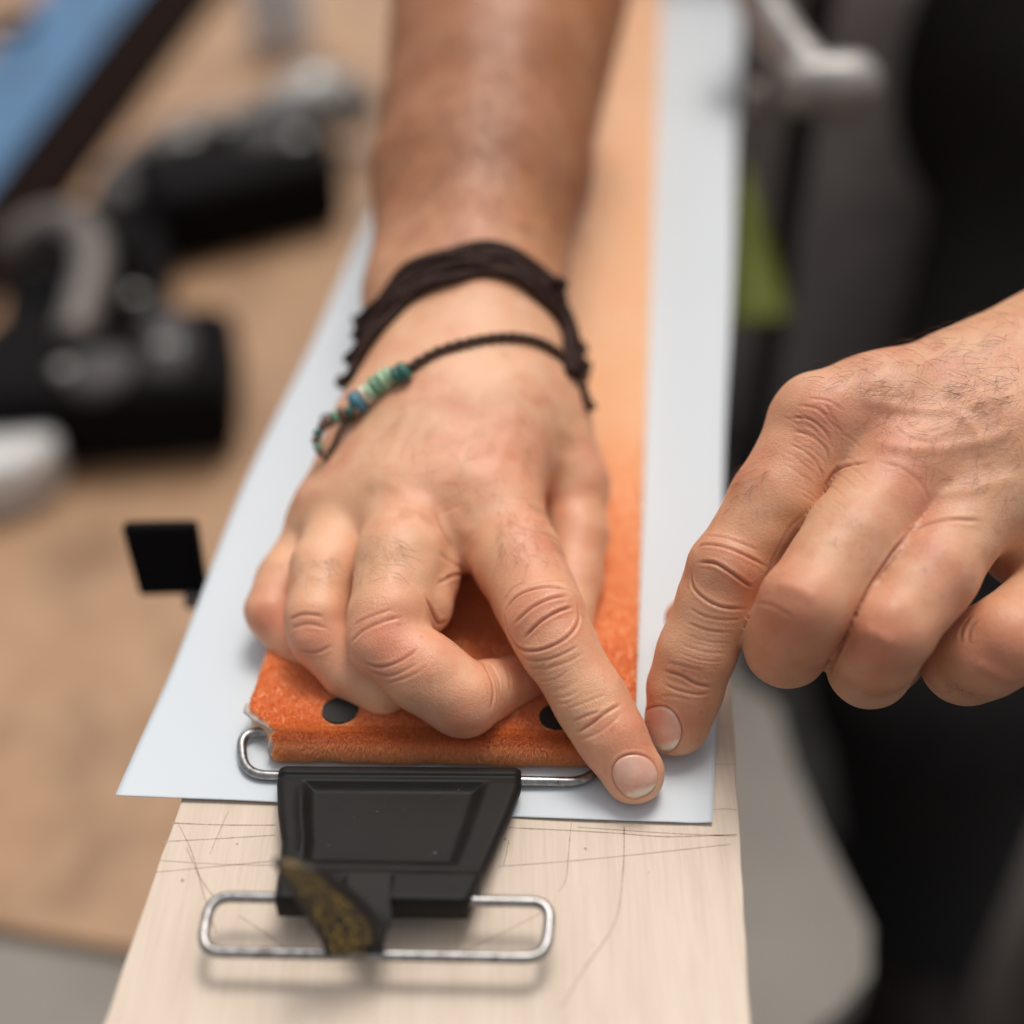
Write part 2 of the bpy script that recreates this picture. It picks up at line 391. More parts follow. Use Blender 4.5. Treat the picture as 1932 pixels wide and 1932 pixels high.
for j in range(len(qs)-1):
    for i in range(ns):
        k = j*(ns+1)+i; F.append((k, k+1, k+ns+2, k+ns+1))
nv = len(V)                                         # underside rows close the sides
for j in range(len(qs)):
    for i in (0, ns):
        p = V[j*(ns+1)+i].copy(); V.append(np.array([p[0], p[1]+.01, PT+.02]))
for j in range(len(qs)-1):
    F.append((j*(ns+1), (j+1)*(ns+1), nv+2*(j+1), nv+2*j)); F.append((j*(ns+1)+ns, nv+2*j+1, nv+2*j+3, (j+1)*(ns+1)+ns))
skin_e = empty('climbing_skin', fa+dX*WS/2, 'orange plush climbing skin with two black dots lying along the white paper', 'climbing skin')
plush = link('plush_strip', V, F, M['plush'], skin_e)
def dot(u, v, r):
    c = pz(u, v, PT+TH+.55); V = []; F = []; n = 28
    for k in range(n):
        a = 2*math.pi*k/n; V.append(c+np.array([r*math.cos(a), r*.92*math.sin(a), 0]))
    for k in range(n):
        a = 2*math.pi*k/n; V.append(c+np.array([r*math.cos(a), r*.92*math.sin(a), -.8]))
    F = [tuple(range(n))]+[(k, n+k, n+(k+1) % n, (k+1) % n) for k in range(n)]
    link('black_dot', V, F, M['blackprint'], skin_e, smooth=False)
    return c, r
dots = [dot(642, 1339, 4.9), dot(1052, 1351, 4.9)]
# the torn pale end at the left corner
V, F = [], []
for k in range(9):
    t_ = k/8; p = skin_pt(0.0, 2+t_*(math.pi*TH*.5+8))[0]; j1 = random.uniform(-.5, .5)
    V += [p+np.array([-1.1+j1, -.3+j1*.6, -.3]), p+np.array([1.5, .4, -.5])]
    if k: F.append((2*k-2, 2*k-1, 2*k+1, 2*k))
g = link('torn_edge', V, F, M['glue'], skin_e); m = g.modifiers.new('s', 'SOLIDIFY'); m.thickness = .8*S
# fibres of the pile
NF = 250000
arc = math.pi*TH/2
TS = np.linspace(0, 1, 241); TQ = np.concatenate([np.linspace(0, arc, 40), arc+np.linspace(.1, 190, 140)])
tabP = np.zeros((241, 180, 3)); tabN = np.zeros((241, 180, 3))
for i in range(241):
    for j in range(180): tabP[i, j], tabN[i, j] = skin_pt(TS[i], TQ[j])
ss = rng.random(NF); qq = np.where(rng.random(NF) < .38, rng.random(NF)*arc*1.2, arc+(1-(1-rng.random(NF))**.36)*185)
fi = ss*239.99; i0 = fi.astype(int); fi = (fi-i0)[:, None]
fj = np.interp(qq, TQ, np.arange(180)); j0 = np.minimum(fj.astype(int), 178); fj = (fj-j0)[:, None]
p = (tabP[i0, j0]*(1-fj)+tabP[i0, j0+1]*fj)*(1-fi)+(tabP[i0+1, j0]*(1-fj)+tabP[i0+1, j0+1]*fj)*fi
nn_ = tabN[i0, j0]
for c, r in dots:
    bad = ((p[:, 0]-c[0])**2+(p[:, 1]-c[1])**2 < (r-.1)**2) & (qq > arc-2); p[bad, 2] -= 4
ln = 1.8*rng.uniform(.6, 1.2, NF)*np.where(qq < arc*1.1, 1, .8)
lean = -dS*.75+np.where(qq < arc*.8, -.35, 0.)[:, None]*np.array([0, 0, 1.])
d = nn_*.8+lean*rng.uniform(.4, 1.0, NF)[:, None]+rng.normal(0, .17, (NF, 3)); d /= np.linalg.norm(d, axis=1)[:, None]
sd_ = np.cross(d, rng.normal(0, 1, (NF, 3))); sd_ /= np.linalg.norm(sd_, axis=1)[:, None]
V = np.zeros((NF*3, 3)); V[0::3] = p-sd_*.1; V[1::3] = p+sd_*.1; V[2::3] = p+d*ln[:, None]
me = bpy.data.meshes.new('plush_pile'); me.vertices.add(NF*3); me.vertices.foreach_set('co', (V*S).ravel())
me.loops.add(NF*3); me.loops.foreach_set('vertex_index', np.arange(NF*3)); me.polygons.add(NF); me.polygons.foreach_set('loop_start', np.arange(0, NF*3, 3)); me.update(); me.validate()
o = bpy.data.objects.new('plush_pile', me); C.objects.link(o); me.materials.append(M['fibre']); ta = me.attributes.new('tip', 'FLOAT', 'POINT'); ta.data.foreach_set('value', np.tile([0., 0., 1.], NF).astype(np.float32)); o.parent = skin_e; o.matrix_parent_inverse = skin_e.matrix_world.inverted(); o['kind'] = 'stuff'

# ================================================================ TAIL CLIP: rubber plate on two wire loops, printed strap
clip = empty('tail_clip', pz(750, 1600, 0), 'black rubber tail clip on two steel wire loops in front of the orange skin', 'clip')
WZ = PT+1.6
loop1 = round_corners([pz(462, 1462, WZ), pz(1112, 1476, WZ), pz(1166, 1395, WZ+.8), pz(452, 1380, WZ+.8)], 6.0, 8)
V, F = sweep(loop1, 1.32, 12, True); link('wire_loop', V, F, M['steel'], clip)
LZ = 9.5
loop2 = round_corners([pz(378, 1796, LZ-1), pz(1030, 1808, LZ-1), pz(1040, 1702, LZ+1), pz(398, 1692, LZ+1)], 5.0, 8)
V, F = sweep(loop2, 1.32, 12, True); link('wire_loop', V, F, M['steel'], clip)
# plate
left_e = [(527, 1440), (521, 1475), (523, 1530), (530, 1585), (526, 1640), (517, 1700)]
right_e = [(983, 1443), (984, 1478), (962, 1535), (935, 1595), (912, 1645), (884, 1705)]
def eint(E, t):
    x = t*(len(E)-1); i = min(int(x), len(E)-2); f_ = x-i
    f_ = f_; return (E[i][0]*(1-f_)+E[i+1][0]*f_, E[i][1]*(1-f_)+E[i+1][1]*f_)
def sst(a, b, x): x = min(1, max(0, (x-a)/(b-a))); return x*x*(3-2*x)
def plate_h(s, t):
    h = 0.0
    # recessed panel with raised rim
    ins = min(sst(.10, .16, s), 1-sst(.80, .87, s), sst(.17, .25, t), 1-sst(.70, .76, t))
    h -= 2.1*ins
    h += .9*math.exp(-((s-.105)/.022)**2)*sst(.2, .3, t)*(1-sst(.62, .72, t))
    h += .8*(1-sst(.10, .135, t))                            # top roll over the wire
    h += 1.5*sst(.80, .83, t)                                # lower bar
    if s > .33 and s < .58: h -= .9*sst(.83, .86, t)*min(1, (s-.33)/.02, (.58-s)/.02)
    e_ = min(s, 1-s)*46; h -= 1.6*(1-min(1, e_/1.6))**2
    e2 = t*34; h -= 2.6*(1-min(1, e2/2.4))**2
    e3 = (1-t)*34; h -= .9*(1-min(1, e3/.9))**2
    return h
NXP, NYP = 120, 100; V, F = [], []
zt = lambda t: 6.4+6.6*t
for j in range(NYP+1):
    t_ = j/NYP
    a = eint(left_e, t_); b = eint(right_e, t_)
    for i in range(NXP+1):
        s = i/NXP; p = pz(a[0]*(1-s)+b[0]*s, a[1]*(1-s)+b[1]*s, zt(t_)); V.append(p+np.array([0, -.22*plate_h(s, t_), plate_h(s, t_)]))
off = len(V)
for j in range(NYP+1):
    t_ = j/NYP; a = eint(left_e, t_); b = eint(right_e, t_)
    for i in range(NXP+1):
        s = i/NXP; s2 = .004+.992*s; p = pz(a[0]*(1-s2)+b[0]*s2, a[1]*(1-s2)+b[1]*s2, zt(t_))
        th = 4.6+ (2.2*sst(.82, .86, t_)) - 1.2*(1-min(1, t_*34/2.0))**2
        V.append(p+np.array([0, .3, -th]))
for j in range(NYP):
    for i in range(NXP):
        k = j*(NXP+1)+i; F.append((k, k+NXP+1, k+NXP+2, k+1)); F.append((off+k, off+k+1, off+k+NXP+2, off+k+NXP+1))
for j in range(NYP):
    k = j*(NXP+1); F.append((k, off+k, off+k+NXP+1, k+NXP+1)); k += NXP; F.append((k, k+NXP+1, off+k+NXP+1, off+k))
for i in range(NXP):
    k = i; F.append((k, k+1, off+k+1, off+k)); k = NYP*(NXP+1)+i; F.append((k, off+k, off+k+1, k+1))
o = link('rubber_plate', V, F, M['rubber'], clip); o.data.set_sharp_from_angle(angle=math.radians(50))
m = o.modifiers.new('b', 'BEVEL'); m.width = .35*S; m.segments = 2; m.limit_method = 'ANGLE'; m.angle_limit = math.radians(50)
# webbing strap
t = NT('black_webbing'); v = t.coords()
w1 = t.n('TexWave', wave_type='BANDS', bands_direction='X', Scale=360.0); t.l(v, w1.inputs['Vector'])
w2 = t.n('TexWave', wave_type='BANDS', bands_direction='Y', Scale=330.0); t.l(v, w2.inputs['Vector'])
wv = t.math('MULTIPLY', w1.outputs['Fac'], w2.outputs['Fac'])
t.set(Base_Color=t.ramp(wv, [(0, (.012, .010, .009)), (1, (.045, .038, .034))]), Roughness=.75, Normal=t.bump(wv, .7, .0006)); M['web'] = t.m
t = NT('printed_strap'); at = t.n('UVMap')
mp = t.n('Mapping'); mp.inputs['Scale'].default_value = (6.5, 5, 1); mp.inputs['Rotation'].default_value = (0, 0, .5); t.l(at.outputs[0], mp.inputs['Vector'])
pn = t.noise(mp.outputs[0], 2.6, 5, .62, 1.6); sx = t.n('SeparateXYZ'); t.l(at.outputs[0], sx.inputs[0])
rim = t.math('MULTIPLY', t.ramp(sx.outputs[0], [(.08, (0, 0, 0)), (.14, (1, 1, 1)), ]), t.ramp(sx.outputs[0], [(.78, (1, 1, 1)), (.86, (0, 0, 0))]))
mk = t.math('MULTIPLY', t.ramp(pn, [(.50, (0, 0, 0)), (.60, (1, 1, 1))]), rim)
t.set(Base_Color=t.mix(mk, (.014, .011, .010), (.52, .33, .06)), Roughness=.5); M['print'] = t.m
def ribbon(name, rows, mat, th=1.4, parent=clip, nw=10):
    """rows: (left px, right px, z left, z right)"""
    Lp = smooth_path([pz(a[0], a[1], zl) for a, b, zl, zr in rows], 8); Rp = smooth_path([pz(b[0], b[1], zr) for a, b, zl, zr in rows], 8)
    V, F, UV = [], [], []; n = len(Lp)
    for j in range(n):
        for i in range(nw+1):
            s = i/nw; V.append(Lp[j]*(1-s)+Rp[j]*s); UV.append((s, j/(n-1)))
    for j in range(n-1):
        for i in range(nw):
            k = j*(nw+1)+i; F.append((k, k+nw+1, k+nw+2, k+1))
    o = link(name, V, F, mat, parent); uv = o.data.uv_layers.new(name='UVMap')
    for lp in o.data.loops: uv.data[lp.index].uv = UV[lp.vertex_index]
    m = o.modifiers.new('s', 'SOLIDIFY'); m.thickness = th*S; m.offset = 0
    return o
ribbon('webbing', [((655, 1650), (738, 1650), 14.2, 14.2), ((656, 1690), (736, 1695), 15.3, 15.3), ((672, 1722), (738, 1732), 15.2, 15.2), ((682, 1760), (728, 1765), 13, 13), ((688, 1792), (722, 1795), 11, 11)], M['web'])
st = ribbon('printed_strap', [((617, 1804), (702, 1803), 8.5, 8.5), ((603, 1765), (722, 1765), 14, 14), ((571, 1712), (700, 1718), 22, 22), ((541, 1662), (650, 1672), 31, 30), ((516, 1622), (600, 1640), 39, 36)], M['print'], th=1.6)

# ================================================================ HANDS: one implicit surface per arm
def rcone(p, a, b, r1, r2):
    ba = b-a; l2 = ba.dot(ba); rr = r1-r2; a2 = l2-rr*rr; il2 = 1/l2
    pa = p-a; y = pa@ba; z = y-l2; x = pa*l2-y[:, None]*ba; x2 = np.einsum('ij,ij->i', x, x)
    y2 = y*y*l2; z2 = z*z*l2; k = np.sign(rr)*rr*rr*x2
    c1 = np.sign(z)*a2*z2 > k; c2 = np.sign(y)*a2*y2 < k
    return np.where(c1, np.sqrt(x2+z2)*il2-r2, np.where(c2, np.sqrt(x2+y2)*il2-r1, (np.sqrt(x2*a2*il2)+y*rr)*il2-r1))
def smin(a, b, k):
    h = np.maximum(k-np.abs(a-b), 0)/k; return np.minimum(a, b)-h*h*h*k/6
def group(p, prims, k):
    d = None
    for pr in prims:
        a, b, r1, r2 = pr[:4]; kk = pr[4] if len(pr) > 4 else k
        q = rcone(p, a, b if np.linalg.norm(b-a) > 1e-6 else b+np.array([0, 0, .01]), r1, r2 if abs(r1-r2) < np.linalg.norm(b-a) or np.linalg.norm(b-a) < 1e-6 else r1)
        d = q if d is None else smin(d, q, kk)
    return d
def chain(pts, k=3.0):
    """pts: (u, v, depth, half width px) -> capsules"""
    Q = [(pd(u, v, d), mm(r, d)) for u, v, d, r in pts]
    return [(Q[i][0], Q[i+1][0], Q[i][1], Q[i+1][1]) for i in range(len(Q)-1)]
def ball(u, v, d, r): q = pd(u, v, d); return (q, q+np.array([.01, 0, 0]), mm(r, d), mm(r, d))
def make_field(palm, fingers, kp=7, blend_fingers=1.4):
    def fld(p):
        dp = group(p, palm, kp); out = None
        for prims, k, kpalm in fingers:
            df = smin(group(p, prims, k), dp, kpalm)
            out = df if out is None else smin(out, df, blend_fingers)
        return out
    return fld

def surface(fld, xs, ys, zs):
    nx, ny, nz = len(xs), len(ys), len(zs)
    Vv = np.full((nx, ny, nz), 50.0)
    B = 8
    for i0 in range(0, nx-1, B):                    # evaluate only blocks the surface can reach
        pass
    bi = np.arange(0, nx, B); bj = np.arange(0, ny, B); bk = np.arange(0, nz, B)
    cen, rad, idx = [], [], []
    for i in bi:
        for j in bj:
            for k in bk:
                i1, j1, k1 = min(i+B, nx-1), min(j+B, ny-1), min(k+B, nz-1)
                cen.append(((xs[i]+xs[i1])/2, (ys[j]+ys[j1])/2, (zs[k]+zs[k1])/2)); rad.append(math.dist((xs[i], ys[j], zs[k]), (xs[i1], ys[j1], zs[k1]))/2); idx.append((i, j, k))
    dc = fld(np.array(cen)); rad = np.array(rad)
    for (i, j, k), d, r in zip(idx, dc, rad):
        if d < -(r+4): Vv[i:i+B, j:j+B, k:k+B] = -50
    need = [q for q, d, r in zip(idx, dc, rad) if abs(d) <= r+4]
    for c in range(0, len(need), 250):
        sel = need[c:c+250]; PP = []; shp = []
        for (i, j, k) in sel:
            X, Y, Z = np.meshgrid(xs[i:i+B], ys[j:j+B], zs[k:k+B], indexing='ij'); shp.append(X.shape); PP.append(np.stack([X.ravel(), Y.ravel(), Z.ravel()], 1))
        D = fld(np.concatenate(PP)); o_ = 0
        for (i, j, k), s in zip(sel, shp):
            n = s[0]*s[1]*s[2]; Vv[i:i+s[0], j:j+s[1], k:k+s[2]] = D[o_:o_+n].reshape(s); o_ += n
    ins = Vv < 0
    cs = np.zeros((nx-1, ny-1, nz-1), int)
    for a in (0, 1):
        for b in (0, 1):
            for c in (0, 1): cs += ins[a:nx-1+a, b:ny-1+b, c:nz-1+c]
    act = np.argwhere((cs > 0) & (cs < 8)); idm = -np.ones(cs.shape, int); idm[tuple(act.T)] = np.arange(len(act))
    acc = np.zeros((len(act), 3)); cnt = np.zeros(len(act))
    G = (xs, ys, zs)
    for ax in range(3):
        o1, o2 = [q for q in range(3) if q != ax]
        for u in (0, 1):
            for v in (0, 1):
                A = act.copy(); A[:, o1] += u; A[:, o2] += v; Bq = A.copy(); Bq[:, ax] += 1
                va = Vv[tuple(A.T)]; vb = Vv[tuple(Bq.T)]; m = (va < 0) != (vb < 0)
                t_ = np.where(m, va/np.where(m, va-vb, 1), 0)
                pA = np.stack([G[q][A[:, q]] for q in range(3)], 1); pB = np.stack([G[q][Bq[:, q]] for q in range(3)], 1)
                acc += np.where(m[:, None], pA+(pB-pA)*t_[:, None], 0); cnt += m
    verts = acc/cnt[:, None]; faces = []
    for ax in range(3):
        o1, o2 = [(1, 2), (2, 0), (0, 1)][ax]
        sl = [slice(None)]*3; sa = list(sl); sb = list(sl); sa[ax] = slice(0, -1); sb[ax] = slice(1, None)
        ch = ins[tuple(sa)] != ins[tuple(sb)]; E = np.argwhere(ch)
        ok = (E[:, o1] > 0) & (E[:, o2] > 0) & (E[:, o1] < (nx, ny, nz)[o1]-1) & (E[:, o2] < (nx, ny, nz)[o2]-1); E = E[ok]
        def cell(d1, d2):
            Q = E.copy(); Q[:, o1] -= d1; Q[:, o2] -= d2; return idm[tuple(Q.T)]
        q = np.stack([cell(1, 1), cell(0, 1), cell(0, 0), cell(1, 0)], 1)
        flip = ~ins[tuple(E.T)]; q[flip] = q[flip][:, ::-1]; faces.append(q)
    F = np.concatenate(faces); F = F[(F >= 0).all(1)]
    return verts, F
def relax(verts, F, it=2, lam=.5):
    e_ = np.concatenate([F[:, [0, 1]], F[:, [1, 2]], F[:, [2, 3]], F[:, [3, 0]]]); n = len(verts)
    for _ in range(it):
        acc = np.zeros_like(verts); c = np.zeros(n)
        for a, b in ((0, 1), (1, 0)):
            for q in range(3): acc[:, q] += np.bincount(e_[:, a], verts[e_[:, b], q], n)
            c += np.bincount(e_[:, a], minlength=n)
        verts = verts+lam*(acc/np.maximum(c, 1)[:, None]-verts)
    return verts
def mesh_np(name, verts, F):
    me = bpy.data.meshes.new(name); n = len(F); k = F.shape[1]
    me.vertices.add(len(verts)); me.vertices.foreach_set('co', (verts*S).ravel())
    me.loops.add(n*k); me.loops.foreach_set('vertex_index', F.ravel()); me.polygons.add(n); me.polygons.foreach_set('loop_start', np.arange(0, n*k, k))
    me.update(); me.validate(); me.polygons.foreach_set('use_smooth', np.ones(n, bool)); return me
def grid(lo, hi, h, far_from=None, grow=1.0, hmax=3.0):
    out = [lo]
    while out[-1] < hi:
        step = h if far_from is None or out[-1] < far_from else min(hmax, h*(1+(out[-1]-far_from)*grow)); out.append(out[-1]+step)
    return np.array(out)

# ---- right hand of the worker (reaching down from the top of the picture)
#      wrist, then one metacarpal ray per finger
H1 = {}
Wr = (893, 612, 452)
palm1 = []
palm1 += chain([(965, -560, 900, 165), (955, -60, 572, 190), (905, 330, 498, 158), (890, 540, 462, 140), (885, 640, 446, 128)])           # forearm core
palm1 += chain([(1010, -60, 585, 185), (960, 330, 505, 140), (940, 560, 468, 120)])
palm1 += chain([(850, 0, 565, 105), (815, 330, 500, 100), (800, 560, 458, 100), (788, 720, 436, 92), (750, 880, 420, 80)])                    # little-finger side
palm1 += chain([(935, 640, 448, 128), (930, 800, 420, 118), (925, 950, 396, 92)])                                                     # second metacarpal
palm1 += chain([(880, 640, 446, 120), (840, 800, 418, 112), (790, 940, 397, 92)])
palm1 += chain([(830, 650, 446, 105), (750, 830, 420, 104), (672, 965, 404, 78)])
palm1 += chain([(788, 730, 440, 88), (728, 875, 424, 78), (614, 1006, 410, 62)])
palm1 += chain([(862, 940, 398, 78), (862, 1010, 390, 62)])+chain([(735, 940, 403, 74), (712, 1010, 396, 50)])+chain([(640, 975, 408, 62), (618, 1030, 402, 44)])
palm1 += chain([(900, 700, 437, 112), (862, 935, 398, 84)])+chain([(830, 760, 430, 105), (732, 945, 402, 82)])+chain([(790, 800, 428, 88), (650, 975, 409, 68)])
palm1 += chain([(972, 640, 452, 92), (1020, 780, 434, 74), (1070, 900, 424, 70)])                                                    # ball of the thumb
index1 = chain([(925, 950, 398, 88), (978, 1060, 380, 84), (1028, 1166, 365, 78), (1050, 1215, 362, 72), (1112, 1318, 358, 69), (1150, 1385, 355, 66), (1196, 1458, 353, 59)])
index1 += [ball(1010, 1135, 372, 76), ball(1124, 1340, 357.5, 66)]
middle1 = chain([(790, 945, 398, 86), (757, 1055, 378, 86), (735, 1165, 366, 76), (728, 1212, 363, 72)])+chain([(728, 1212, 363, 72), (802, 1270, 360, 75), (872, 1318, 360, 73)])+chain([(876, 1322, 362, 68), (925, 1302, 368, 56), (985, 1284, 376, 50)])
middle1 += [ball(714, 1200, 364, 58), ball(808, 1152, 373, 44), ball(800, 1095, 380, 62)]+chain([(815, 1010, 392, 70), (797, 1140, 374, 56)])
ring1 = chain([(668, 965, 404, 72), (614, 1075, 386, 66), (598, 1165, 376, 60), (602, 1198, 375, 58)])+chain([(602, 1198, 375, 58), (660, 1262, 374, 56), (728, 1305, 372, 52)])+chain([(728, 1305, 372, 50), (800, 1300, 378, 46)])
pinky1 = chain([(606, 1005, 411, 58), (540, 1090, 398, 54), (512, 1155, 390, 50)])+chain([(512, 1155, 390, 50), (558, 1215, 388, 47), (630, 1262, 384, 42)])
thumb1 = chain([(1030, 805, 436, 62), (1080, 925, 424, 64), (1086, 1010, 414, 58), (1078, 1100, 404, 58)])+chain([(1078, 1100, 404, 56), (1070, 1200, 390, 48)])
fld1 = make_field(palm1, [(index1, 3, 9), (middle1, 3, 6), (ring1, 2.5, 5), (pinky1, 2.5, 5), (thumb1, 4, 8)], kp=16, blend_fingers=.7)

# ---- left hand of the worker (coming in from the right edge)
palm2 = []
palm2 += chain([(2950, 330, 640, 190), (2350, 560, 440, 235), (2120, 680, 398, 205)])
palm2 += chain([(2120, 660, 392, 190), (1850, 745, 378, 130), (1660, 785, 370, 112), (1550, 800, 368, 92)])
palm2 += chain([(2120, 720, 386, 180), (1880, 830, 366, 130), (1700, 893, 358, 96)])
palm2 += chain([(2120, 800, 382, 160), (1950, 890, 364, 130), (1822, 968, 354, 90)])
palm2 += chain([(2150, 880, 382, 150), (2060, 960, 366, 110), (2010, 1050, 360, 80)])
palm2 += chain([(2080, 900, 374, 120), (1935, 1020, 366, 88)])
palm2 += chain([(2100, 880, 420, 160), (1800, 950, 408, 110), (1690, 980, 404, 80)])
index2 = chain([(1550, 800, 368, 88), (1462, 945, 362, 84), (1376, 1080, 359, 77), (1352, 1135, 359, 74), (1313, 1235, 360, 73), (1292, 1300, 362, 70), (1278, 1364, 364, 62)])
index2 += [ball(1542, 796, 366, 84), ball(1372, 1072, 357, 74)]
middle2 = chain([(1700, 890, 358, 92), (1610, 1020, 346, 94), (1520, 1140, 335, 86)])+chain([(1520, 1140, 335, 86), (1500, 1180, 340, 82), (1484, 1216, 352, 80)])+chain([(1484, 1216, 352, 78), (1520, 1200, 372, 66)])
ring2 = chain([(1822, 968, 354, 88), (1755, 1085, 342, 86), (1680, 1188, 334, 80)])+chain([(1680, 1188, 334, 80), (1655, 1228, 340, 80), (1640, 1258, 352, 78)])+chain([(1640, 1258, 352, 76), (1680, 1240, 372, 64)])
pinky2 = chain([(2050, 1075, 362, 84), (1985, 1135, 352, 84), (1905, 1205, 342, 84)])+chain([(1905, 1205, 342, 86), (1858, 1232, 346, 84), (1822, 1248, 354, 82)])+chain([(1822, 1248, 354, 80), (1860, 1240, 376, 60)])
thumb2 = chain([(1900, 900, 420, 110), (1640, 985, 412, 84), (1430, 1130, 400, 58), (1304, 1172, 392, 50)])
fld2 = make_field(palm2, [(index2, 3, 8), (middle2, 3, 7), (ring2, 3, 6), (pinky2, 3, 6), (thumb2, 4, 8)], kp=10, blend_fingers=.5)

def conv(off, k, pts): return [(off[0]+k*a, off[1]+k*b) for a, b in pts]
A1 = lambda *p: conv((425, 850), .46, p)
A2 = lambda *p: conv((1159, 502), .48, p)
nail1 = A1((1590, 1300), (1622, 1262), (1680, 1247), (1738, 1264), (1772, 1310), (1772, 1362), (1738, 1405), (1672, 1428), (1618, 1396), (1590, 1345))
nail2 = A2((128, 1745), (180, 1730), (232, 1755), (262, 1812), (258, 1862), (228, 1902), (180, 1912), (140, 1885), (112, 1830), (108, 1780))
# (points, depth mm, width mm)
cr1 = [(A1((1150, 655), (1190, 603), (1255, 573), (1335, 562), (1420, 578)), .42, .42),
       (A1((1185, 712), (1255, 645), (1335, 608), (1405, 598)), .40, .42), (A1((1225, 770), (1290, 705), (1362, 662), (1425, 642)), .50, .42),
       (A1((1150, 655), (1150, 705), (1175, 770), (1215, 815), (1285, 820), (1362, 792), (1420, 750), (1450, 695), (1446, 640)), .40, .42),
       (A1((1215, 850), (1290, 862), (1370, 842), (1450, 800)), .24, .4), (A1((1225, 885), (1310, 895), (1400, 868), (1470, 830)), .16, .4),
       (A1((1240, 560), (1320, 535), (1400, 540)), .14, .4), (A1((1140, 620), (1175, 570), (1230, 540)), .14, .4),
       (A1((1440, 1157), (1500, 1122), (1560, 1077), (1622, 1042)), .40, .45), (A1((1425, 1112), (1480, 1088), (1535, 1072)), .22, .4),
       (A1((1462, 1185), (1540, 1150), (1620, 1085)), .16, .4), (A1((1400, 1060), (1470, 1035), (1560, 1000)), .12, .4),
       (A1((512, 790), (560, 742), (640, 705), (725, 682)), .26, .5), (A1((560, 868), (640, 888), (722, 862), (790, 812)), .28, .45),
       (A1((590, 905), (680, 925), (790, 872)), .18, .4), (A1((520, 720), (600, 680), (690, 650)), .16, .4), (A1((650, 960), (760, 925), (830, 880)), .12, .4),
       (A1((820, 600), (850, 660), (875, 708), (905, 702), (940, 715)), .55, .55), (A1((870, 745), (900, 770), (950, 800)), .25, .5),
       (A1((1050, 862), (1085, 925), (1100, 1000), (1090, 1060)), .35, .5), (A1((1085, 870), (1118, 935), (1130, 1000)), .18, .4), (A1((1150, 880), (1165, 940), (1165, 990)), .15, .4),
       (A1((262, 695), (320, 672), (405, 682)), .25, .5), (A1((270, 730), (340, 712), (420, 730)), .2, .45), (A1((300, 820), (370, 830), (440, 800)), .2, .45),
       (A1((880, 420), (925, 455), (985, 500)), .16, .7), (A1((905, 520), (945, 512), (985, 505)), .35, .5), (A1((870, 545), (905, 530), (930, 522)), .3, .5),
       (A1((860, 250), (890, 330), (930, 400)), .2, .8), (A1((930, 240), (960, 300), (1010, 350)), -.35, 2.2)]
cr1 += [(nail1+[nail1[0]], .42, .38)]
cr2 = [(A2((325, 1125), (345, 1098), (400, 1098), (470, 1118), (540, 1150), (600, 1182)), .40, .42), (A2((330, 1165), (392, 1168), (452, 1202), (510, 1242), (545, 1262)), .50, .42),
       (A2((302, 1195), (310, 1262), (360, 1312), (430, 1342), (522, 1347)), .36, .42), (A2((350, 1060), (420, 1065), (500, 1090), (570, 1120)), .18, .4),
       (A2((290, 1340), (350, 1375), (430, 1390), (520, 1385)), .15, .4), (A2((285, 1400), (350, 1430), (430, 1440)), .1, .4),
       (A2((195, 1590), (262, 1610), (322, 1642), (385, 1652)), .42, .45), (A2((190, 1640), (250, 1667), (320, 1682), (375, 1677)), .26, .4), (A2((205, 1555), (280, 1575), (350, 1595)), .16, .4),
       (A2((180, 1690), (240, 1692), (300, 1705)), .12, .4),
       (A2((640, 1242), (720, 1270), (795, 1312)), -.35, 1.6), (A2((560, 1325), (620, 1335), (700, 1380)), .14, .5), (A2((980, 1430), (1040, 1450), (1100, 1490)), -.35, 1.6),
       (A2((690, 598), (760, 600), (822, 642), (850, 690)), .22, .4), (A2((690, 650), (760, 662), (828, 712), (845, 770)), .22, .4), (A2((720, 548), (790, 560), (850, 610), (880, 660)), .2, .4),
       (A2((690, 700), (750, 730), (800, 780), (825, 850)), .18, .4), (A2((830, 540), (860, 600), (900, 660)), .16, .4), (A2((760, 520), (840, 530), (900, 570)), .14, .4),
       (A2((826, 885), (850, 832), (882, 800), (932, 782), (1000, 772)), .35, .6), (A2((1165, 1050), (1232, 1012), (1330, 996), (1450, 1002)), .35, .6),
       (A2((1360, 1470), (1370, 1420), (1400, 1380)), .4, .5), (A2((1390, 1480), (1400, 1430), (1430, 1395)), .3, .5), (A2((1420, 1560), (1480, 1590), (1580, 1640)), -.35, 1.6),
       (A2((1040, 770), (1120, 790), (1200, 850), (1240, 930)), .14, .6), (A2((1100, 640), (1180, 680), (1260, 700)), .12, .5), (A2((1140, 600), (1200, 650), (1300, 640)), .1, .5)]
cr2 += [(nail2+[nail2[0]], .42, .38)]
cr1 += [([(772, 740), (752, 820), (716, 890), (690, 930)], -.28, 2.2), ([(905, 730), (890, 820), (850, 890), (800, 930)], -.24, 2.2), ([(985, 740), (960, 830), (930, 900)], -.2, 2.2), ([(715, 900), (760, 930), (800, 970)], -.18, 1.8)]
cr2 += [(A2((1165, 1050), (1090, 1130), (1015, 1240), (945, 1370), (890, 1490), (845, 1600)), .55, .55), (A2((826, 885), (755, 965), (680, 1045), (615, 1180), (565, 1290), (530, 1420), (512, 1550)), .1, .5)]
cr2 += [(A2((960, 520), (1150, 560), (1330, 560), (1600, 480)), -.5, 1.8), (A2((1010, 690), (1200, 720), (1400, 700), (1600, 640)), -.45, 1.8), (A2((1330, 560), (1420, 650), (1450, 760)), -.4, 1.6), (A2((1250, 900), (1400, 880), (1600, 820)), -.35, 1.8)]
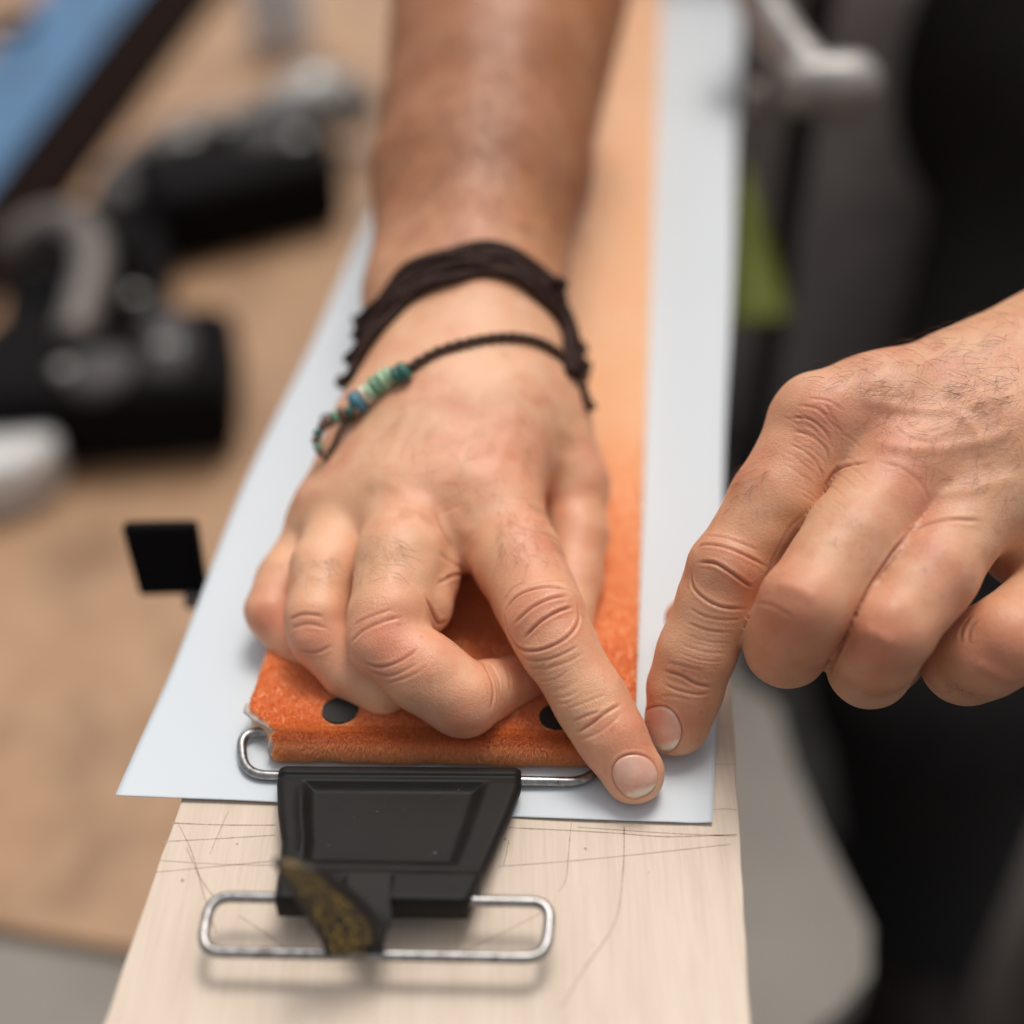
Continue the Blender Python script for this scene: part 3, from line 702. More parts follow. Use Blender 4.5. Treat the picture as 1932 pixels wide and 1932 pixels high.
for kx in range(26):                                   # fine slanting lines over the first knuckle and the finger backs
    a0 = random.uniform(640, 900); b0 = random.uniform(520, 960); L0 = random.uniform(50, 110)
    cr2.append((A2((a0, b0), (a0+L0*.5, b0+L0*.25), (a0+L0, b0+L0*.7)), .09, .35))
for kx in range(16):
    q = random.random(); a0 = 1200+q*180+random.uniform(-20, 20); b0 = 880+q*170+random.uniform(-10, 10)
    cr1.append((A1((a0, b0), (a0+60, b0-8), (a0+125, b0-50)), .06, .35))
    a0 = 330-q*60; b0 = 1380+q*170; cr2.append((A2((a0-30, b0), (a0+60, b0+30), (a0+150, b0+35)), .06, .35))
blush1 = [((1035, 1165), 95, .35), ((712, 1215), 75, .55), ((590, 1200), 60, .5), ((500, 1165), 55, .5), ((880, 1365), 60, .45), ((1190, 1410), 80, .3), ((905, 870), 150, .22), ((893, 1372), 12, .7), ((1000, 980), 90, .15)]
blush2 = [((1545, 780), 80, .55), ((1385, 1090), 80, .30), ((1500, 1165), 85, .6), ((1470, 1230), 110, .25), ((1655, 1215), 85, .6), ((1880, 1240), 90, .6), ((1330, 1330), 70, .3), ((1730, 830), 120, .35), ((1640, 1280), 90, .3)]

def build_hand(fld, xs, ys, zs, creases, blushes, name, brown_of):
    verts, F = surface(fld, xs, ys, zs); verts = relax(verts, F, 2, .45)
    me = mesh_np(name, verts, F)
    ob = bpy.data.objects.new(name, me); C.objects.link(ob)
    m = ob.modifiers.new('s', 'SUBSURF'); m.levels = 1
    bpy.context.view_layer.update(); dg = bpy.context.evaluated_depsgraph_get()
    me2 = bpy.data.meshes.new_from_object(ob.evaluated_get(dg)); bpy.data.objects.remove(ob)
    n = len(me2.vertices); co = np.zeros(n*3); me2.vertices.foreach_get('co', co); co = co.reshape(-1, 3)/S
    nr = np.zeros(n*3); me2.vertices.foreach_get('normal', nr); nr = nr.reshape(-1, 3)
    bvh = BVHTree.FromPolygons([tuple(p) for p in verts], [tuple(q) for q in F.tolist()])
    def hit(u, v):
        r = ray(u, v); r = r/np.linalg.norm(r); h = bvh.ray_cast(Vector((0, 0, CAMZ)), Vector(r)); return (np.array(h[0]), np.array(h[1])) if h[0] is not None else None
    disp = np.zeros(n); cre = np.zeros(n); blu = np.zeros(n)
    for pts, dep, wd in creases:
        if dep > 0: wd = wd*.82
        sp = smooth_path([np.array([a, b, 0]) for a, b in pts], 5); Q = [hit(p[0], p[1]) for p in sp]; Q = [q[0] for q in Q if q is not None]
        if len(Q) < 2: continue
        Q = np.array(Q); R_ = 5*max(wd, .5)
        sel = np.where(((co > Q.min(0)-R_) & (co < Q.max(0)+R_)).all(1))[0]; pc = co[sel]; best = np.full(len(sel), 1e9); tpar = np.zeros(len(sel))
        for i in range(len(Q)-1):
            a, b = Q[i], Q[i+1]; ab = b-a; L2 = ab.dot(ab)
            if L2 < 1e-9 or L2 > 100: continue
            t_ = np.clip(((pc-a)@ab)/L2, 0, 1); dd = np.linalg.norm(pc-a-t_[:, None]*ab, axis=1); bt = dd < best; best = np.where(bt, dd, best); tpar = np.where(bt, (i+t_)/(len(Q)-1), tpar)
        fade = 1 if len(pts) > 10 else np.clip(np.minimum(tpar, 1-tpar)*6, 0.15, 1)
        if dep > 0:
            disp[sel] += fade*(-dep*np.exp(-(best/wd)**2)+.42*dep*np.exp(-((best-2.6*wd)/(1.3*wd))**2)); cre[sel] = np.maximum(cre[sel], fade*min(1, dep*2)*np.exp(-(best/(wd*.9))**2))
        else: disp[sel] += fade*(-dep)*np.exp(-(best/wd)**2)
    for (u, v), r, s in blushes:
        h = hit(u, v)
        if h is None: continue
        rr = mm(r, 365); d = np.linalg.norm(co-h[0], axis=1); blu = np.maximum(blu, s*np.exp(-(d/rr)**2))
    rg = np.random.default_rng(5)
    for _ in range(22):
        kv = rg.normal(0, 1, 3); kv = kv/np.linalg.norm(kv)*2*math.pi/rg.uniform(7, 20); disp += .026*np.sin(co@kv+rg.uniform(0, 6.28))
    co2 = co+nr*disp[:, None]
    me2.vertices.foreach_set('co', (co2*S).ravel())
    brownv = brown_of(co)
    for nm, arr in (('blush', blu), ('crease', cre), ('tan', brownv)):
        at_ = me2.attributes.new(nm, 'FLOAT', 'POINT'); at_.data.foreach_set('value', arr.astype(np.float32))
    me2.update(); return me2, bvh, hit

h = .85
me1, bvh1, hit1 = build_hand(fld1, grid(-95, 95, h), grid(185, 760, h, 375, .012, 4), grid(-6, 175, h), cr1, blush1, 'hand_a', lambda c: np.clip((c[:, 1]-360)/70, 0, 1)*1.1)
me2_, bvh2, hit2 = build_hand(fld2, grid(25, 260, h, 175, .03, 3), grid(180, 420, h), grid(-4, 150, h), cr2, blush2, 'hand_b', lambda c: .30+.5*np.clip((c[:, 0]-140)/60, 0, 1))  # whole left hand mixed browner, more so towards the wrist

# the rest of the arms, up to the short sleeves (outside the picture)
el1 = pd(965, -560, 900); sh1 = np.array([330., 1010, 420]); el2 = pd(2950, 330, 640); sh2 = np.array([690., 900, 420])
wr2 = pd(2350, 560, 440)
palmA = [(pd(955, -60, 572), el1, mm(190, 572)*.98, 44), (el1, sh1, 44, 55), (wr2, el2, mm(235, 440)*.97, 44), (el2, sh2, 44, 55), (sh1, sh2, 50, 50), ((sh1+sh2)/2, (sh1+sh2)/2+np.array([0, 0, 110]), 55, 52), ((sh1+sh2)/2+np.array([-10, -25, 205]), (sh1+sh2)/2+np.array([-10, -20, 235]), 78, 88)]
vA, FA = surface(lambda p: group(p, palmA, 20), grid(-80, 800, 9), grid(350, 1150, 9), grid(-20, 800, 9))
meA = mesh_np('arms', relax(vA, FA, 1), FA)
for nm in ('blush', 'crease', 'tan'): meA.attributes.new(nm, 'FLOAT', 'POINT')
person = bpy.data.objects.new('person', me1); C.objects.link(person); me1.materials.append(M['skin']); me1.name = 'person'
bm = bmesh.new(); bm.from_mesh(me1); bm.from_mesh(me2_); bm.from_mesh(meA); bm.to_mesh(me1); bm.free()
me1.polygons.foreach_set('use_smooth', np.ones(len(me1.polygons), bool))
tag(person, 'worker in black clothes pressing the white paper with both index fingers', 'person')

def nail(outline, hit, grow=1.0):
    O = smooth_path([np.array([a, b, 0]) for a, b in outline], 5, True); cx = np.mean([p[0] for p in O]); cy = np.mean([p[1] for p in O]); n = len(O)
    V, F, rim = [], [], []; rings = [1.0, .985, .93, .85, .7, .5, .25]; dz = [-.40, -.02, .16, .24, .28, .30, .31]
    c = hit(cx, cy)
    for r, d in zip(rings, dz):
        for p in O:
            q = hit(cx+(p[0]-cx)*r, cy+(p[1]-cy)*r)
            if q is None or np.linalg.norm(q[0]-c[0]) > 12: q = c
            V.append(q[0]+q[1]*d); rim.append(float(np.clip(((p[1]-cy)*r+(p[0]-cx)*r*.35-27)/6, 0, 1)) if r < .99 else .6)
    for j in range(len(rings)-1):
        for i in range(n): F.append((j*n+i, j*n+(i+1) % n, (j+1)*n+(i+1) % n, (j+1)*n+i))
    V.append(c[0]+c[1]*.31); rim.append(0.); k = len(V)-1
    for i in range(n): F.append(((len(rings)-1)*n+i, (len(rings)-1)*n+(i+1) % n, k))
    o = link('fingernail', V, F, M['nail'], person)
    at_ = o.data.attributes.new('rim', 'FLOAT', 'POINT'); at_.data.foreach_set('value', [float(x)*.95 for x in rim])
    bm = bmesh.new(); bm.from_mesh(o.data); bmesh.ops.recalc_face_normals(bm, faces=bm.faces)
    bm.to_mesh(o.data); bm.free()
nail(nail1, hit1); nail(nail2, hit2)

# body hair
def hairs(specs, hit):
    V, F = [], []
    for poly, n, ln, dirs, curl in specs:
        ar_ = [abs((poly[i][0]-poly[0][0])*(poly[i+1][1]-poly[0][1])-(poly[i+1][0]-poly[0][0])*(poly[i][1]-poly[0][1])) for i in range(1, len(poly)-1)]
        for _ in range(n):
            ti = random.choices(range(1, len(poly)-1), ar_)[0]; w3 = np.random.dirichlet([1, 1, 1]); wts = [0]*len(poly); wts[0] = w3[0]; wts[ti] = w3[1]; wts[ti+1] = w3[2]; u = sum(w_*p[0] for w_, p in zip(wts, poly)); v = sum(w_*p[1] for w_, p in zip(wts, poly))
            q = hit(u, v)
            if q is None: continue
            p, nrm = q; d = dirs[0]*np.array([1, 0, 0])+dirs[1]*np.array([0, -sP, -cP]); d = d+np.random.normal(0, curl, 3); d = d-nrm*d.dot(nrm)
            d /= np.linalg.norm(d)+1e-9; side = np.cross(nrm, d); L = ln*random.uniform(.5, 1.2); cv = random.uniform(-1, 1)*curl*1.6; pts = []
            for k in range(6):
                t_ = k/5; pts.append(p+d*L*t_*math.cos(cv*t_)+side*L*t_*math.sin(cv*t_)+nrm*(L*.22*math.sin(t_*2.6)))
            v_, f_ = sweep(pts, .038 if ln < 12 else .06, 3, False, [1, 1, .9, .75, .5, .2]); o_ = len(V); V += v_; F += [tuple(i+o_ for i in g_) for g_ in f_]
    return V, F
np.random.seed(3)
Va, Fa = hairs([(A1((1080, 160), (1330, 230), (1400, 400), (1290, 480), (1130, 430), (1180, 260)), 90, 7, (.3, 1.0), .38),
                (A1((520, 370), (720, 340), (760, 480), (620, 560), (520, 540)), 45, 6.5, (.9, .6), .3),
                (A1((270, 420), (480, 420), (430, 540), (290, 560)), 30, 5.5, (.8, .6), .4), (A1((900, 120), (1150, 100), (1050, 200)), 10, 5, (-.6, .7), .5)], hit1)
Vb, Fb = hairs([(A2((700, 470), (1000, 360), (1600, 130), (1600, 560), (1200, 500)), 190, 8.5, (-.9, .35), .38), (A2((900, 600), (1600, 400), (1600, 1000), (1250, 800)), 170, 7, (-.8, .5), .38),
                (A2((480, 750), (640, 740), (560, 960), (430, 960)), 45, 4.5, (-.6, .9), .6), (A2((780, 1000), (960, 980), (1040, 1160), (850, 1150)), 18, 3.5, (-.6, .9), .5),
                (A2((1350, 1640), (1450, 1690), (1250, 1640)), 14, 3, (-.4, 1), .5)], hit2)
Vc, Fc = hairs([([(735, 20), (1180, 20), (1110, 440), (715, 440)], 900, 15, (.25, 1.0), .35), ([(690, 760), (1060, 720), (1060, 900), (640, 900)], 60, 8, (-.3, 1.0), .4)], hit1)
V, F = merge((Va, Fa), (Vb, Fb), (Vc, Fc))
o = link('body_hair', V, F, M['hair'], person); o['kind'] = 'stuff'

# clothes: black shirt, trousers, brown boots (all far out of focus)
def body_piece(name, prims, k, h_, lo, hi, mat):
    v_, f_ = surface(lambda p: group(p, prims, k), grid(lo[0], hi[0], h_), grid(lo[1], hi[1], h_), grid(lo[2], hi[2], h_))
    me = mesh_np(name, relax(v_, f_, 2), f_); o = bpy.data.objects.new(name, me); C.objects.link(o); me.materials.append(mat); o.parent = person; return o
A = lambda *a: np.array(a, float)
shc = (sh1+sh2)/2
body_piece('shirt', [(sh1*.75+el1*.25, sh1, 66, 74), (sh2*.55+el2*.45, sh2, 66, 74), (sh1, sh2, 74, 74), (shc+A(0, 10, -70), A(400, 880, -60), 135, 150), (shc+A(-70, 20, -70), A(398, 890, -60), 90, 98), (shc+A(110, 0, -70), A(500, 860, -60), 95, 110)], 40, 14, (20, 400, -260), (1000, 1250, 560), M['cloth_black'])
body_piece('trousers', [(A(395, 850, -60), A(520, 870, -60), 130, 135), (A(400, 850, -80), A(300, 650, -400), 104, 92), (A(300, 650, -400), A(390, 740, -870), 88, 60), (A(540, 820, -80), A(560, 740, -420), 112, 90), (A(560, 740, -420), A(580, 760, -860), 86, 64)], 40, 14, (120, 400, -920), (780, 1080, 120), M['cloth_black'])
for cc in ((380, 680), (575, 690)):
    V, F = surface(lambda p: group(p, [(A(cc[0], cc[1]+70, -862), A(cc[0]-25, cc[1]-70, -866), 44, 34), (A(cc[0], cc[1]+75, -862), A(cc[0]+2, cc[1]+80, -790), 42, 50)], 25), grid(cc[0]-120, cc[0]+90, 8), grid(cc[1]-150, cc[1]+160, 8), grid(-925, -720, 8))
    V = V.copy(); V[:, 2] = np.maximum(V[:, 2], -899.5)
    me = mesh_np('boot', V, F); o = bpy.data.objects.new('boot', me); C.objects.link(o); me.materials.append(M['cloth_brown']); o.parent = person

# ================================================================ BRACELETS
def around(front_px, hit, fld, lift, axis_px, nback=10):
    """path over the visible side of the wrist from sight-line hits, closed round the hidden side"""
    pts = []
    for u, v in front_px:
        q = hit(u, v)
        if q is not None: pts.append(q[0]+q[1]*lift)
    return pts
def grad(fld, p):
    e_ = .5; P_ = np.array([p+d for d in (A(e_, 0, 0), A(-e_, 0, 0), A(0, e_, 0), A(0, -e_, 0), A(0, 0, e_), A(0, 0, -e_))]); d = fld(P_)
    g = A(d[0]-d[1], d[2]-d[3], d[4]-d[5]); return g/(np.linalg.norm(g)+1e-9)
def settle(fld, p, lift):
    for _ in range(12):
        d = fld(np.array([p]))[0]; p = p-(d-lift)*grad(fld, p)*.9
    return p
def ring(front_px, lift, push=14, fld=fld1, hit=hit1, n=14):
    """visible points from the sight line, the hidden side found by marching out from inside the wrist"""
    fp = [np.array(q, float) for q in front_px]
    def ext(p, q):                                   # run on to the outline of the wrist
        d = (p-q)/np.linalg.norm(p-q); return [p+d*k for k in np.arange(3, 48, 3)]
    fp = ext(fp[0], fp[3])[::-1]+fp+ext(fp[-1], fp[-4])
    hs = [hit(u, v) for u, v in fp]; mid_ = len(fp)//2; lo = hi = mid_
    while lo > 0 and hs[lo-1] is not None and np.linalg.norm(hs[lo-1][0]-hs[lo][0]) < 7: lo -= 1
    while hi < len(fp)-1 and hs[hi+1] is not None and np.linalg.norm(hs[hi+1][0]-hs[hi][0]) < 7: hi += 1
    fr = hs[lo:hi+1]
    fr = [q[0]+q[1]*lift for q in fr]
    a, b = fr[0], fr[-1]; mid = fr[len(fr)//2]
    cc = (a+b)/2; dn = A(0, .78, -.62); cc = cc+dn*6+A(0, 0, 0)
    va, vb = (a-cc), (b-cc); back = []
    for k in range(2, n-1):
        t_ = math.pi*k/n; d = vb*math.cos(t_)+dn*np.linalg.norm(vb)*.8*math.sin(t_) if k <= n/2 else -va*math.cos(t_)+dn*np.linalg.norm(va)*.8*math.sin(t_)
        d = d/np.linalg.norm(d); rr = np.linspace(0, 75, 151); f_ = fld(cc+rr[:, None]*d); w_ = np.where(f_ > lift)[0]
        w_ = w_[rr[w_] > 8]
        back.append(cc+d*(rr[w_[0]] if len(w_) else 40))
    return fr, back
cw = pd(880, 590, 458)
bro = empty('leather_bracelet', cw, 'wide dark brown leather bracelet of several strands round the wrist', 'bracelet')
strands = [[(722, 568), (770, 517), (840, 482), (930, 474), (990, 492), (1040, 545), (1058, 600)],
           [(708, 596), (765, 536), (838, 497), (925, 484), (985, 503), (1038, 556), (1062, 612)],
           [(698, 622), (755, 562), (830, 514), (918, 496), (985, 514), (1042, 572), (1064, 628)],
           [(690, 650), (742, 585), (815, 532), (905, 508), (985, 526), (1046, 590), (1064, 645)],
           [(688, 678), (730, 612), (800, 556), (890, 522), (985, 540), (1050, 606), (1064, 660)],
           [(688, 700), (722, 636), (790, 574), (880, 536)]]
for i, sp in enumerate(strands[:5]):
    fr, bk = ring(smooth_px := [(p[0], p[1]) for p in smooth_path([np.array([a, b, 0]) for a, b in sp], 4)], 1.0+.6*(i % 2))
    pth = np.array(smooth_path((fr+bk)[::1], 3, True)); Np = len(pth); cc_ = pth.mean(0)
    T_ = np.roll(pth, -1, 0)-np.roll(pth, 1, 0); T_ /= np.linalg.norm(T_, axis=1)[:, None]+1e-9; O_ = pth-cc_; O_ /= np.linalg.norm(O_, axis=1)[:, None]; B_ = np.cross(T_, O_)
    sl = np.cumsum(np.linalg.norm(np.roll(pth, -1, 0)-pth, axis=1)); ph_ = i*2.3
    pth = pth+B_*(.9*np.sin(sl/4.2+ph_))[:, None]+O_*(.7*np.cos(sl/4.2+ph_)+.5)[:, None]
    V, F = sweep(pth, 1.75 if i != 4 else 2.0, 8, True); link('leather_strand', V, F, M['leather'], bro)
# knot with two short ends
kp = hit1(1028, 545)
if kp:
    kp = kp[0]+kp[1]*3
    V, F = sweep([kp+A(-2, 0, 0), kp+A(2, -1, 1), kp+A(5, -2, 0)], 2.2, 8, rad=[.7, 1.1, .6]); link('knot', V, F, M['leather'], bro)
c2 = pd(900, 700, 440)
cordb = empty('beaded_bracelet', c2, 'thin braided brown cord bracelet with green, cream and blue beads', 'bracelet')
cpx = [(694, 757), (728, 728), (770, 702), (830, 668), (900, 648), (965, 641), (1020, 652), (1062, 680), (1086, 708), (1092, 722)]
cpx = [(p[0], p[1]) for p in smooth_path([np.array([a, b, 0]) for a, b in cpx], 6)]
fr, bk = ring(cpx, 1.0)
pth = np.array(smooth_path(fr+bk, 6, True)); N = len(pth)
pth = np.vstack([pth, pth[:1]]); seg = np.linalg.norm(pth[1:]-pth[:-1], axis=1); cum = np.concatenate([[0], np.cumsum(seg)]); tot = seg.sum()
un = np.linspace(0, tot, 520, endpoint=False); pth = np.stack([np.interp(un, cum, pth[:, q]) for q in range(3)], 1)
for ph in (0, math.pi):                                  # two plies twisted round each other
    T = np.roll(pth, -1, 0)-np.roll(pth, 1, 0); T /= np.linalg.norm(T, axis=1)[:, None]; n1 = np.cross(T, [0, 0, 1.]); n1 /= np.linalg.norm(n1, axis=1)[:, None]; n2_ = np.cross(T, n1)
    a = un*2*math.pi/6.8+ph; P = pth+.8*(np.cos(a)[:, None]*n1+np.sin(a)[:, None]*n2_)
    V, F = sweep(P, .95, 6, True); link('cord_ply', V, F, M['cord'], cordb)
def bead(p, axis, r, l, mat):
    V, F = lathe(p, [(.25*r, -l/2), (.8*r, -l*.42), (r, -l*.15), (r, l*.15), (.8*r, l*.42), (.25*r, l/2)], 14, tuple(axis)); link('bead', V, F, M[mat], cordb)
bl = [(768, 706, 3.1, 3.1, 'bead_dark_green'), (755, 713, 2.9, 2.8, 'bead_dark_green'), (742, 714, 3.0, 2.5, 'bead_pale_green'), (730, 722, 3.2, 2.7, 'bead_pale_green'), (718, 732, 3.2, 2.6, 'bead_green'), (707, 742, 3.0, 2.2, 'bead_pale_green'),
      (698, 748, 3.2, 2.5, 'bead_cream'), (685, 762, 3.7, 4.1, 'bead_blue')]
for u, v, r, l, mt in bl:
    q = hit1(u, v+6) or hit1(u+10, v+6); q2 = hit1(u+14, v-4) or q
    ax = q2[0]-q[0]; ax = ax/(np.linalg.norm(ax)+1e-6) if np.linalg.norm(ax) > .01 else A(1, 0, .3)
    bead(q[0]+q[1]*2.6, A(.75, .2, .55), r, l, mt)
# the knotted end that stands off the hand, a closed loop of tiny beads
dq = 399
lp = [(672, 776), (650, 778), (628, 790), (608, 805), (597, 826), (602, 846), (613, 858), (628, 842), (640, 815), (655, 795)]
LP = smooth_path([pd(u, v, dq) for u, v in lp], 5)
V, F = sweep(LP, .75, 7); link('loop_cord', V, F, M['cord'], cordb)
mats = ['bead_bronze', 'bead_dark_green', 'bead_bronze', 'bead_green', 'bead_bronze']
for k in range(0, len(LP)-14, 3):
    ax = LP[k+1]-LP[k]; ax /= np.linalg.norm(ax); bead(LP[k], ax, 2.0 if k < 14 else 1.5, 2.2, mats[(k//3) % 5])

# ================================================================ THINGS BEHIND, OUT OF FOCUS
# black rubber pad on a grey post beside the paper
c = pz(305, 1055, -12)
pad = empty('side_clamp', (c[0], c[1], -30), 'square black rubber pad on a short grey clamp bar left of the paper', 'clamp')
q = [pz(226, 992, 2), pz(366, 990, 2), pz(388, 1122, -22), pz(262, 1126, -22)]
nrm_ = np.cross(q[1]-q[0], q[3]-q[0]); nrm_ /= np.linalg.norm(nrm_); nrm_ = nrm_ if nrm_[1] > 0 else -nrm_
V = q+[p+nrm_*7+A(0, 0, -1) for p in q]; F = [(0, 3, 2, 1), (4, 5, 6, 7), (0, 1, 5, 4), (1, 2, 6, 5), (2, 3, 7, 6), (3, 0, 4, 7)]
bevel(link('rubber_pad', V, F, M['black'], pad, smooth=False), 1.6)
g0 = pz(345, 1128, -24)+nrm_*3; V, F = sweep([g0, g0+A(20, 3, -2), g0+A(70, 8, -4)], 5, 14); link('clamp_bar', V, F, M['grey'], pad)
KB = 1.14; _l, _s, _b = lathe, sweep, box
def lathe(c, prof, *a, **k): return _l(c, [(r*KB, z*KB) for r, z in prof], *a, **k)
def sweep(p, r, *a, **k): return _s(p, r*KB, *a, **k)
def box(c, sz, *a, **k): return _b(c, tuple(q*KB for q in sz), *a, **k)
# two skis lying side by side
def ski(name, a_px, b_px, wmm, zt_, mat, label, rise=12):
    a = pz(*a_px, zt_); b = pz(*b_px, zt_); d = (b-a)/np.linalg.norm(b-a); n = A(-d[1], d[0], 0); V, F = [], []
    a = a-d*700; Lk = 1700; N = 40
    for i in range(N+1):
        t_ = i/N; c_ = a+d*Lk*t_; wd = wmm*(.5+.10*(2*t_-1)**2)*(1 if t_ < .9 else math.sqrt(max(0.02, 1-((t_-.9)/.1)**2))); up = 60*max(0, (t_-.88)/.12)**2
        for sx, sz in ((-1, -rise), (-1, -2), (-.94, 0), (.94, 0), (1, -2), (1, -rise)): V.append(c_+n*sx*wd+A(0, 0, sz+up))
    for i in range(N):
        for k in range(6): F.append((i*6+k, i*6+(k+1) % 6, (i+1)*6+(k+1) % 6, (i+1)*6+k))
    F += [tuple(range(6))[::-1], tuple(N*6+k for k in range(6))]
    o = link(name, V, F, mat, smooth=False); tag(o, label, 'ski', 'skis lying on the brown plywood'); return d, n
ski('ski', (-60, 262), (158, 0), 120, BZ+14, M['blue_ski'], 'blurred blue ski at the upper left corner of the picture')
ski('ski', (-70, 440), (292, 0), 128, BZ+13, M['dark_ski'], 'blurred dark brown ski lying beside the blue ski')
# black ring on the blue ski
c = pz(2, 40, BZ+20); V, F = sweep([c+A(34*math.cos(a), 46*math.sin(a), 0) for a in np.linspace(0, 2*math.pi, 28)[:-1]], 5, 8, True)
o = link('rubber_ring', V, F, M['black']); tag(o, 'blurred black ring lying on the blue ski in the upper left corner', 'ring')

# black binding, long, lying obliquely behind
def at(u, v, z): return pz(u, v, z)
def tube_px(pts, z, r, **k): return sweep(smooth_path([at(u, v, z) for u, v in pts], 5), r, 12, **k)
bz = BZ
b1 = empty('ski_binding', at(400, 380, bz), 'long black ski binding lying obliquely on the brown plywood left of the forearm', 'ski binding', 'ski bindings on the plywood')
def blk(name, u, v, z, size, ang, mat, par, bev=6):
    p = at(u, v, z+size[2]*KB); V, F = box((p[0], p[1], z+size[2]*KB/2), size, ang); return bevel(link(name, V, F, mat, par, smooth=False), bev, 4)
blk('heel_piece', 440, 290, bz, (150, 95, 62), .5, M['black'], b1, 16)
blk('base_plate', 300, 370, bz, (210, 70, 34), .62, M['black'], b1, 10)
blk('toe_piece', 285, 330, bz+22, (90, 40, 22), .6, M['dim'], b1, 8)
V, F = lathe(at(575, 200, bz+60), [(1, -30), (24, -30), (28, -18), (28, 18), (24, 30), (1, 30)], 20, (.8, .5, .3)); link('spring_barrel', V, F, M['silver'], b1)
V, F = lathe(at(655, 195, bz+50), [(1, -20), (20, -20), (22, 0), (20, 20), (1, 20)], 20, (.8, .5, .3)); link('spring_barrel', V, F, M['grey'], b1)
V, F = lathe(at(500, 270, bz+66), [(1, -12), (22, -12), (26, -5), (22, 10), (6, 14), (1, 14)], 20, (0, 0, 1)); link('adjuster', V, F, M['dim'], b1)
V, F = tube_px([(300, 290), (380, 245), (450, 225), (520, 200)], bz+62, 13); link('lever', V, F, M['grey'], b1)
b2 = empty('ski_binding', at(200, 700, bz), 'black ski binding with a grey curved bail at the left edge of the plywood', 'ski binding', 'ski bindings on the plywood')
blk('heel_piece', 190, 655, bz, (165, 105, 60), .12, M['black'], b2, 18)
blk('base_plate', 150, 560, bz, (110, 120, 36), .2, M['black'], b2, 12)
blk('toe_piece', 255, 470, bz, (46, 130, 36), .2, M['black'], b2, 10)
V, F = sweep(smooth_path([at(u, v, z) for u, v, z in ((20, 470, bz+70), (60, 435, bz+84), (120, 420, bz+92), (165, 450, bz+92), (175, 510, bz+86), (158, 580, bz+80), (140, 640, bz+74))], 6), 13, 12); link('bail', V, F, M['grey'], b2)
V, F = lathe(at(190, 710, bz+62), [(1, -10), (24, -10), (26, 4), (16, 10), (1, 10)], 20); link('adjuster', V, F, M['dim'], b2)
V, F = sweep([at(310, 620, bz+58), at(330, 680, bz+58), at(310, 740, bz+56)], 17, 12); link('side_lug', V, F, M['dim'], b2)
V, F = lathe(at(22, 915, bz), [(1, 0), (30, 0), (35, 5), (35, 32), (30, 37), (1, 37)], 32)
o = link('wax_tub', V, F, M['white']); o.data.set_sharp_from_angle(angle=.6); tag(o, 'round white tub at the left edge of the brown plywood', 'tub')
V, F = lathe(at(535, 85, bz), [(1, 0), (30, 0), (34, 6), (32, 90), (28, 96), (1, 96)], 32)
o = link('plastic_cup', V, F, M['white']); o.data.set_sharp_from_angle(angle=.6); tag(o, 'white plastic cup standing on the plywood beyond the long black binding', 'cup')

V, F = tube_px([(205, 345), (330, 250), (470, 215), (610, 130)], bz+40, 12); link('connecting_rod', V, F, M['dim'], b1)
V, F = tube_px([(560, 380), (600, 300), (590, 240)], bz+30, 14); link('side_arm', V, F, M['black'], b1)
V, F = tube_px([(250, 420), (215, 470), (200, 540), (240, 600)], bz+70, 10); link('spring_arm', V, F, M['black'], b2)
V, F = tube_px([(60, 640), (45, 700), (80, 780), (150, 800)], bz+30, 14); link('brake_arm', V, F, M['black'], b2)
for u_, v_, r_, par_ in ((355, 262, 7, b1), (425, 235, 6, b1), (560, 262, 9, b1), (640, 150, 10, b1), (318, 655, 9, b2), (120, 700, 6, b2), (255, 560, 6, b2)):
    V, F = lathe(at(u_, v_, bz+72), [(1, -3), (r_, -3), (r_, 2), (r_*.6, 4), (1, 4)], 16); link('glint_screw', V, F, M['silver'], par_)  # small silver screws added to give the bindings glints
lathe, sweep, box = _l, _s, _b
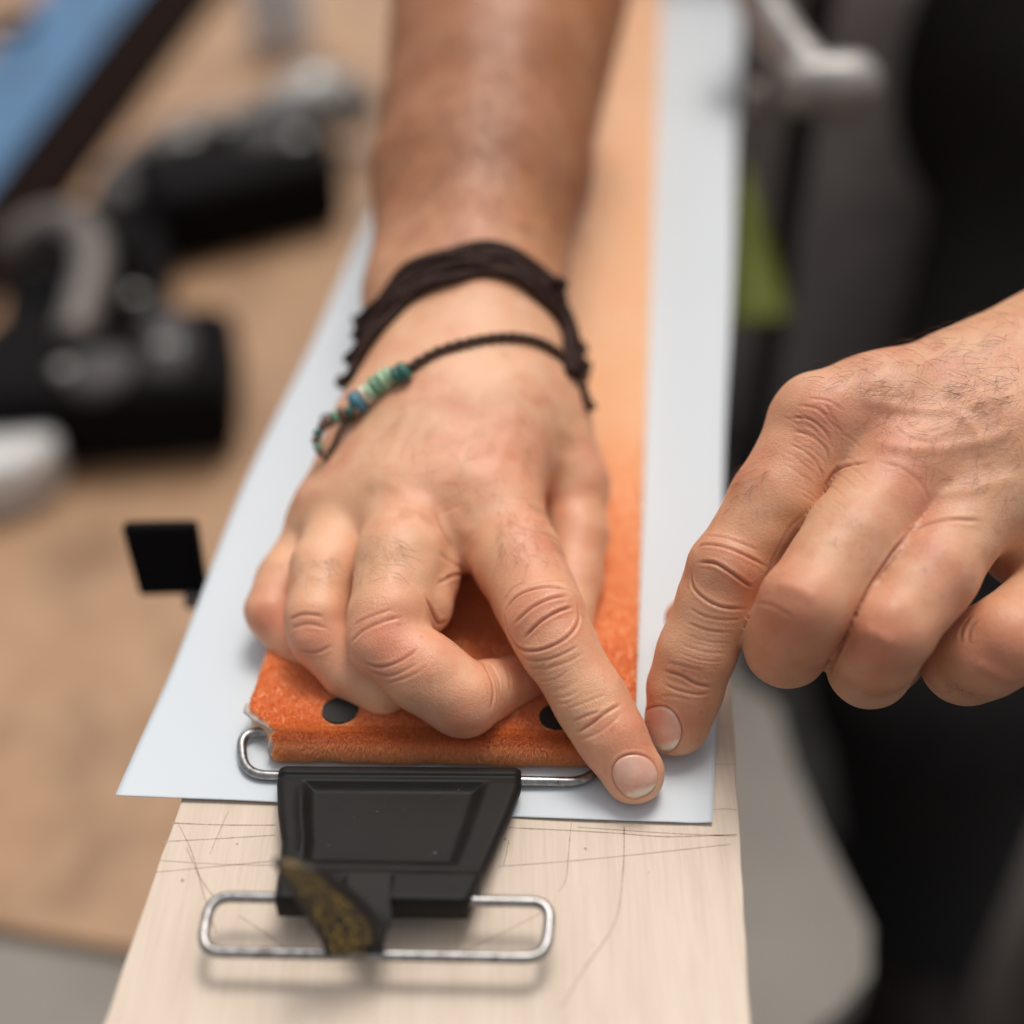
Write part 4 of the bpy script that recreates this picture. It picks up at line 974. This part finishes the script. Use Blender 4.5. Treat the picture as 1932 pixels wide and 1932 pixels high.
# right side: dark toolbox, cast metal vise, lime strap
tb = empty('tool_box', (150, 1150, -900), 'dark grey tool box standing right of the board behind the lime strap', 'tool box')
def wpt(u, v, d): return pd(u, v, d)
p = wpt(1560, 430, 1000)
V, F = box((p[0]+40, p[1]+120, p[2]-200), (420, 300, 1000)); bevel(link('box_body', V, F, M['darkgrey'], tb, smooth=False), 14)
V, F = box((p[0]+40, p[1]+120, p[2]+302+10), (430, 310, 24)); bevel(link('lid', V, F, M['darkgrey'], tb, smooth=False), 8)
V, F = box((p[0]+40, p[1]+120, (p[2]-702-900)/2), (400, 280, p[2]-702+900)); bevel(link('plinth', V, F, M['black'], tb, smooth=False), 6)
vi = empty('bench_vise', pd(1540, 170, 670), 'blurred cast metal vise with a round jaw at the upper right of the paper', 'vise')
V, F = sweep(smooth_path([pd(1480, 165, 650), pd(1540, 160, 650), pd(1600, 160, 650), pd(1628, 155, 655)], 5), 14, 16, rad=list(np.interp(np.linspace(0, 1, 16), [0, .25, .8, 1], [.8, 1.05, 1.05, .75]))); link('jaw', V, F, M['silver'], vi)
V, F = sweep(smooth_path([pd(1415, -40, 670), pd(1450, 30, 665), pd(1490, 90, 660), pd(1530, 140, 655)], 5), 11, 14); link('arm', V, F, M['silver'], vi)
V, F = sweep([pd(1412, 190, 650), pd(1440, 190, 650)], 9, 14); link('screw_end', V, F, M['grey'], vi)
q0 = pd(1418, -60, 674); V, F = sweep([q0, q0+A(30, 60, 6), q0+A(60, 110, 0), A(q0[0]+60, q0[1]+120, -900)], 10, 14); link('post', V, F, M['dim'], vi)
L_e = smooth_path([pd(1392, 290, 860), pd(1385, 400, 850), pd(1378, 500, 845), pd(1375, 610, 840)], 6); R_e = smooth_path([pd(1402, 292, 860), pd(1436, 400, 850), pd(1466, 510, 845), pd(1490, 600, 840)], 6)
V = []; F = []
for i, (a, b) in enumerate(zip(L_e, R_e)): V += [a, (a+b)/2+A(0, -3, 2), b]
for i in range(len(L_e)-1):
    for k in range(2): F.append((3*i+k, 3*i+3+k, 3*i+4+k, 3*i+1+k))
o = link('lime_strap', V, F, M['lime']); m = o.modifiers.new('s', 'SOLIDIFY'); m.thickness = 5*S
tag(o, 'lime green strap hanging beside the right edge of the paper', 'strap')
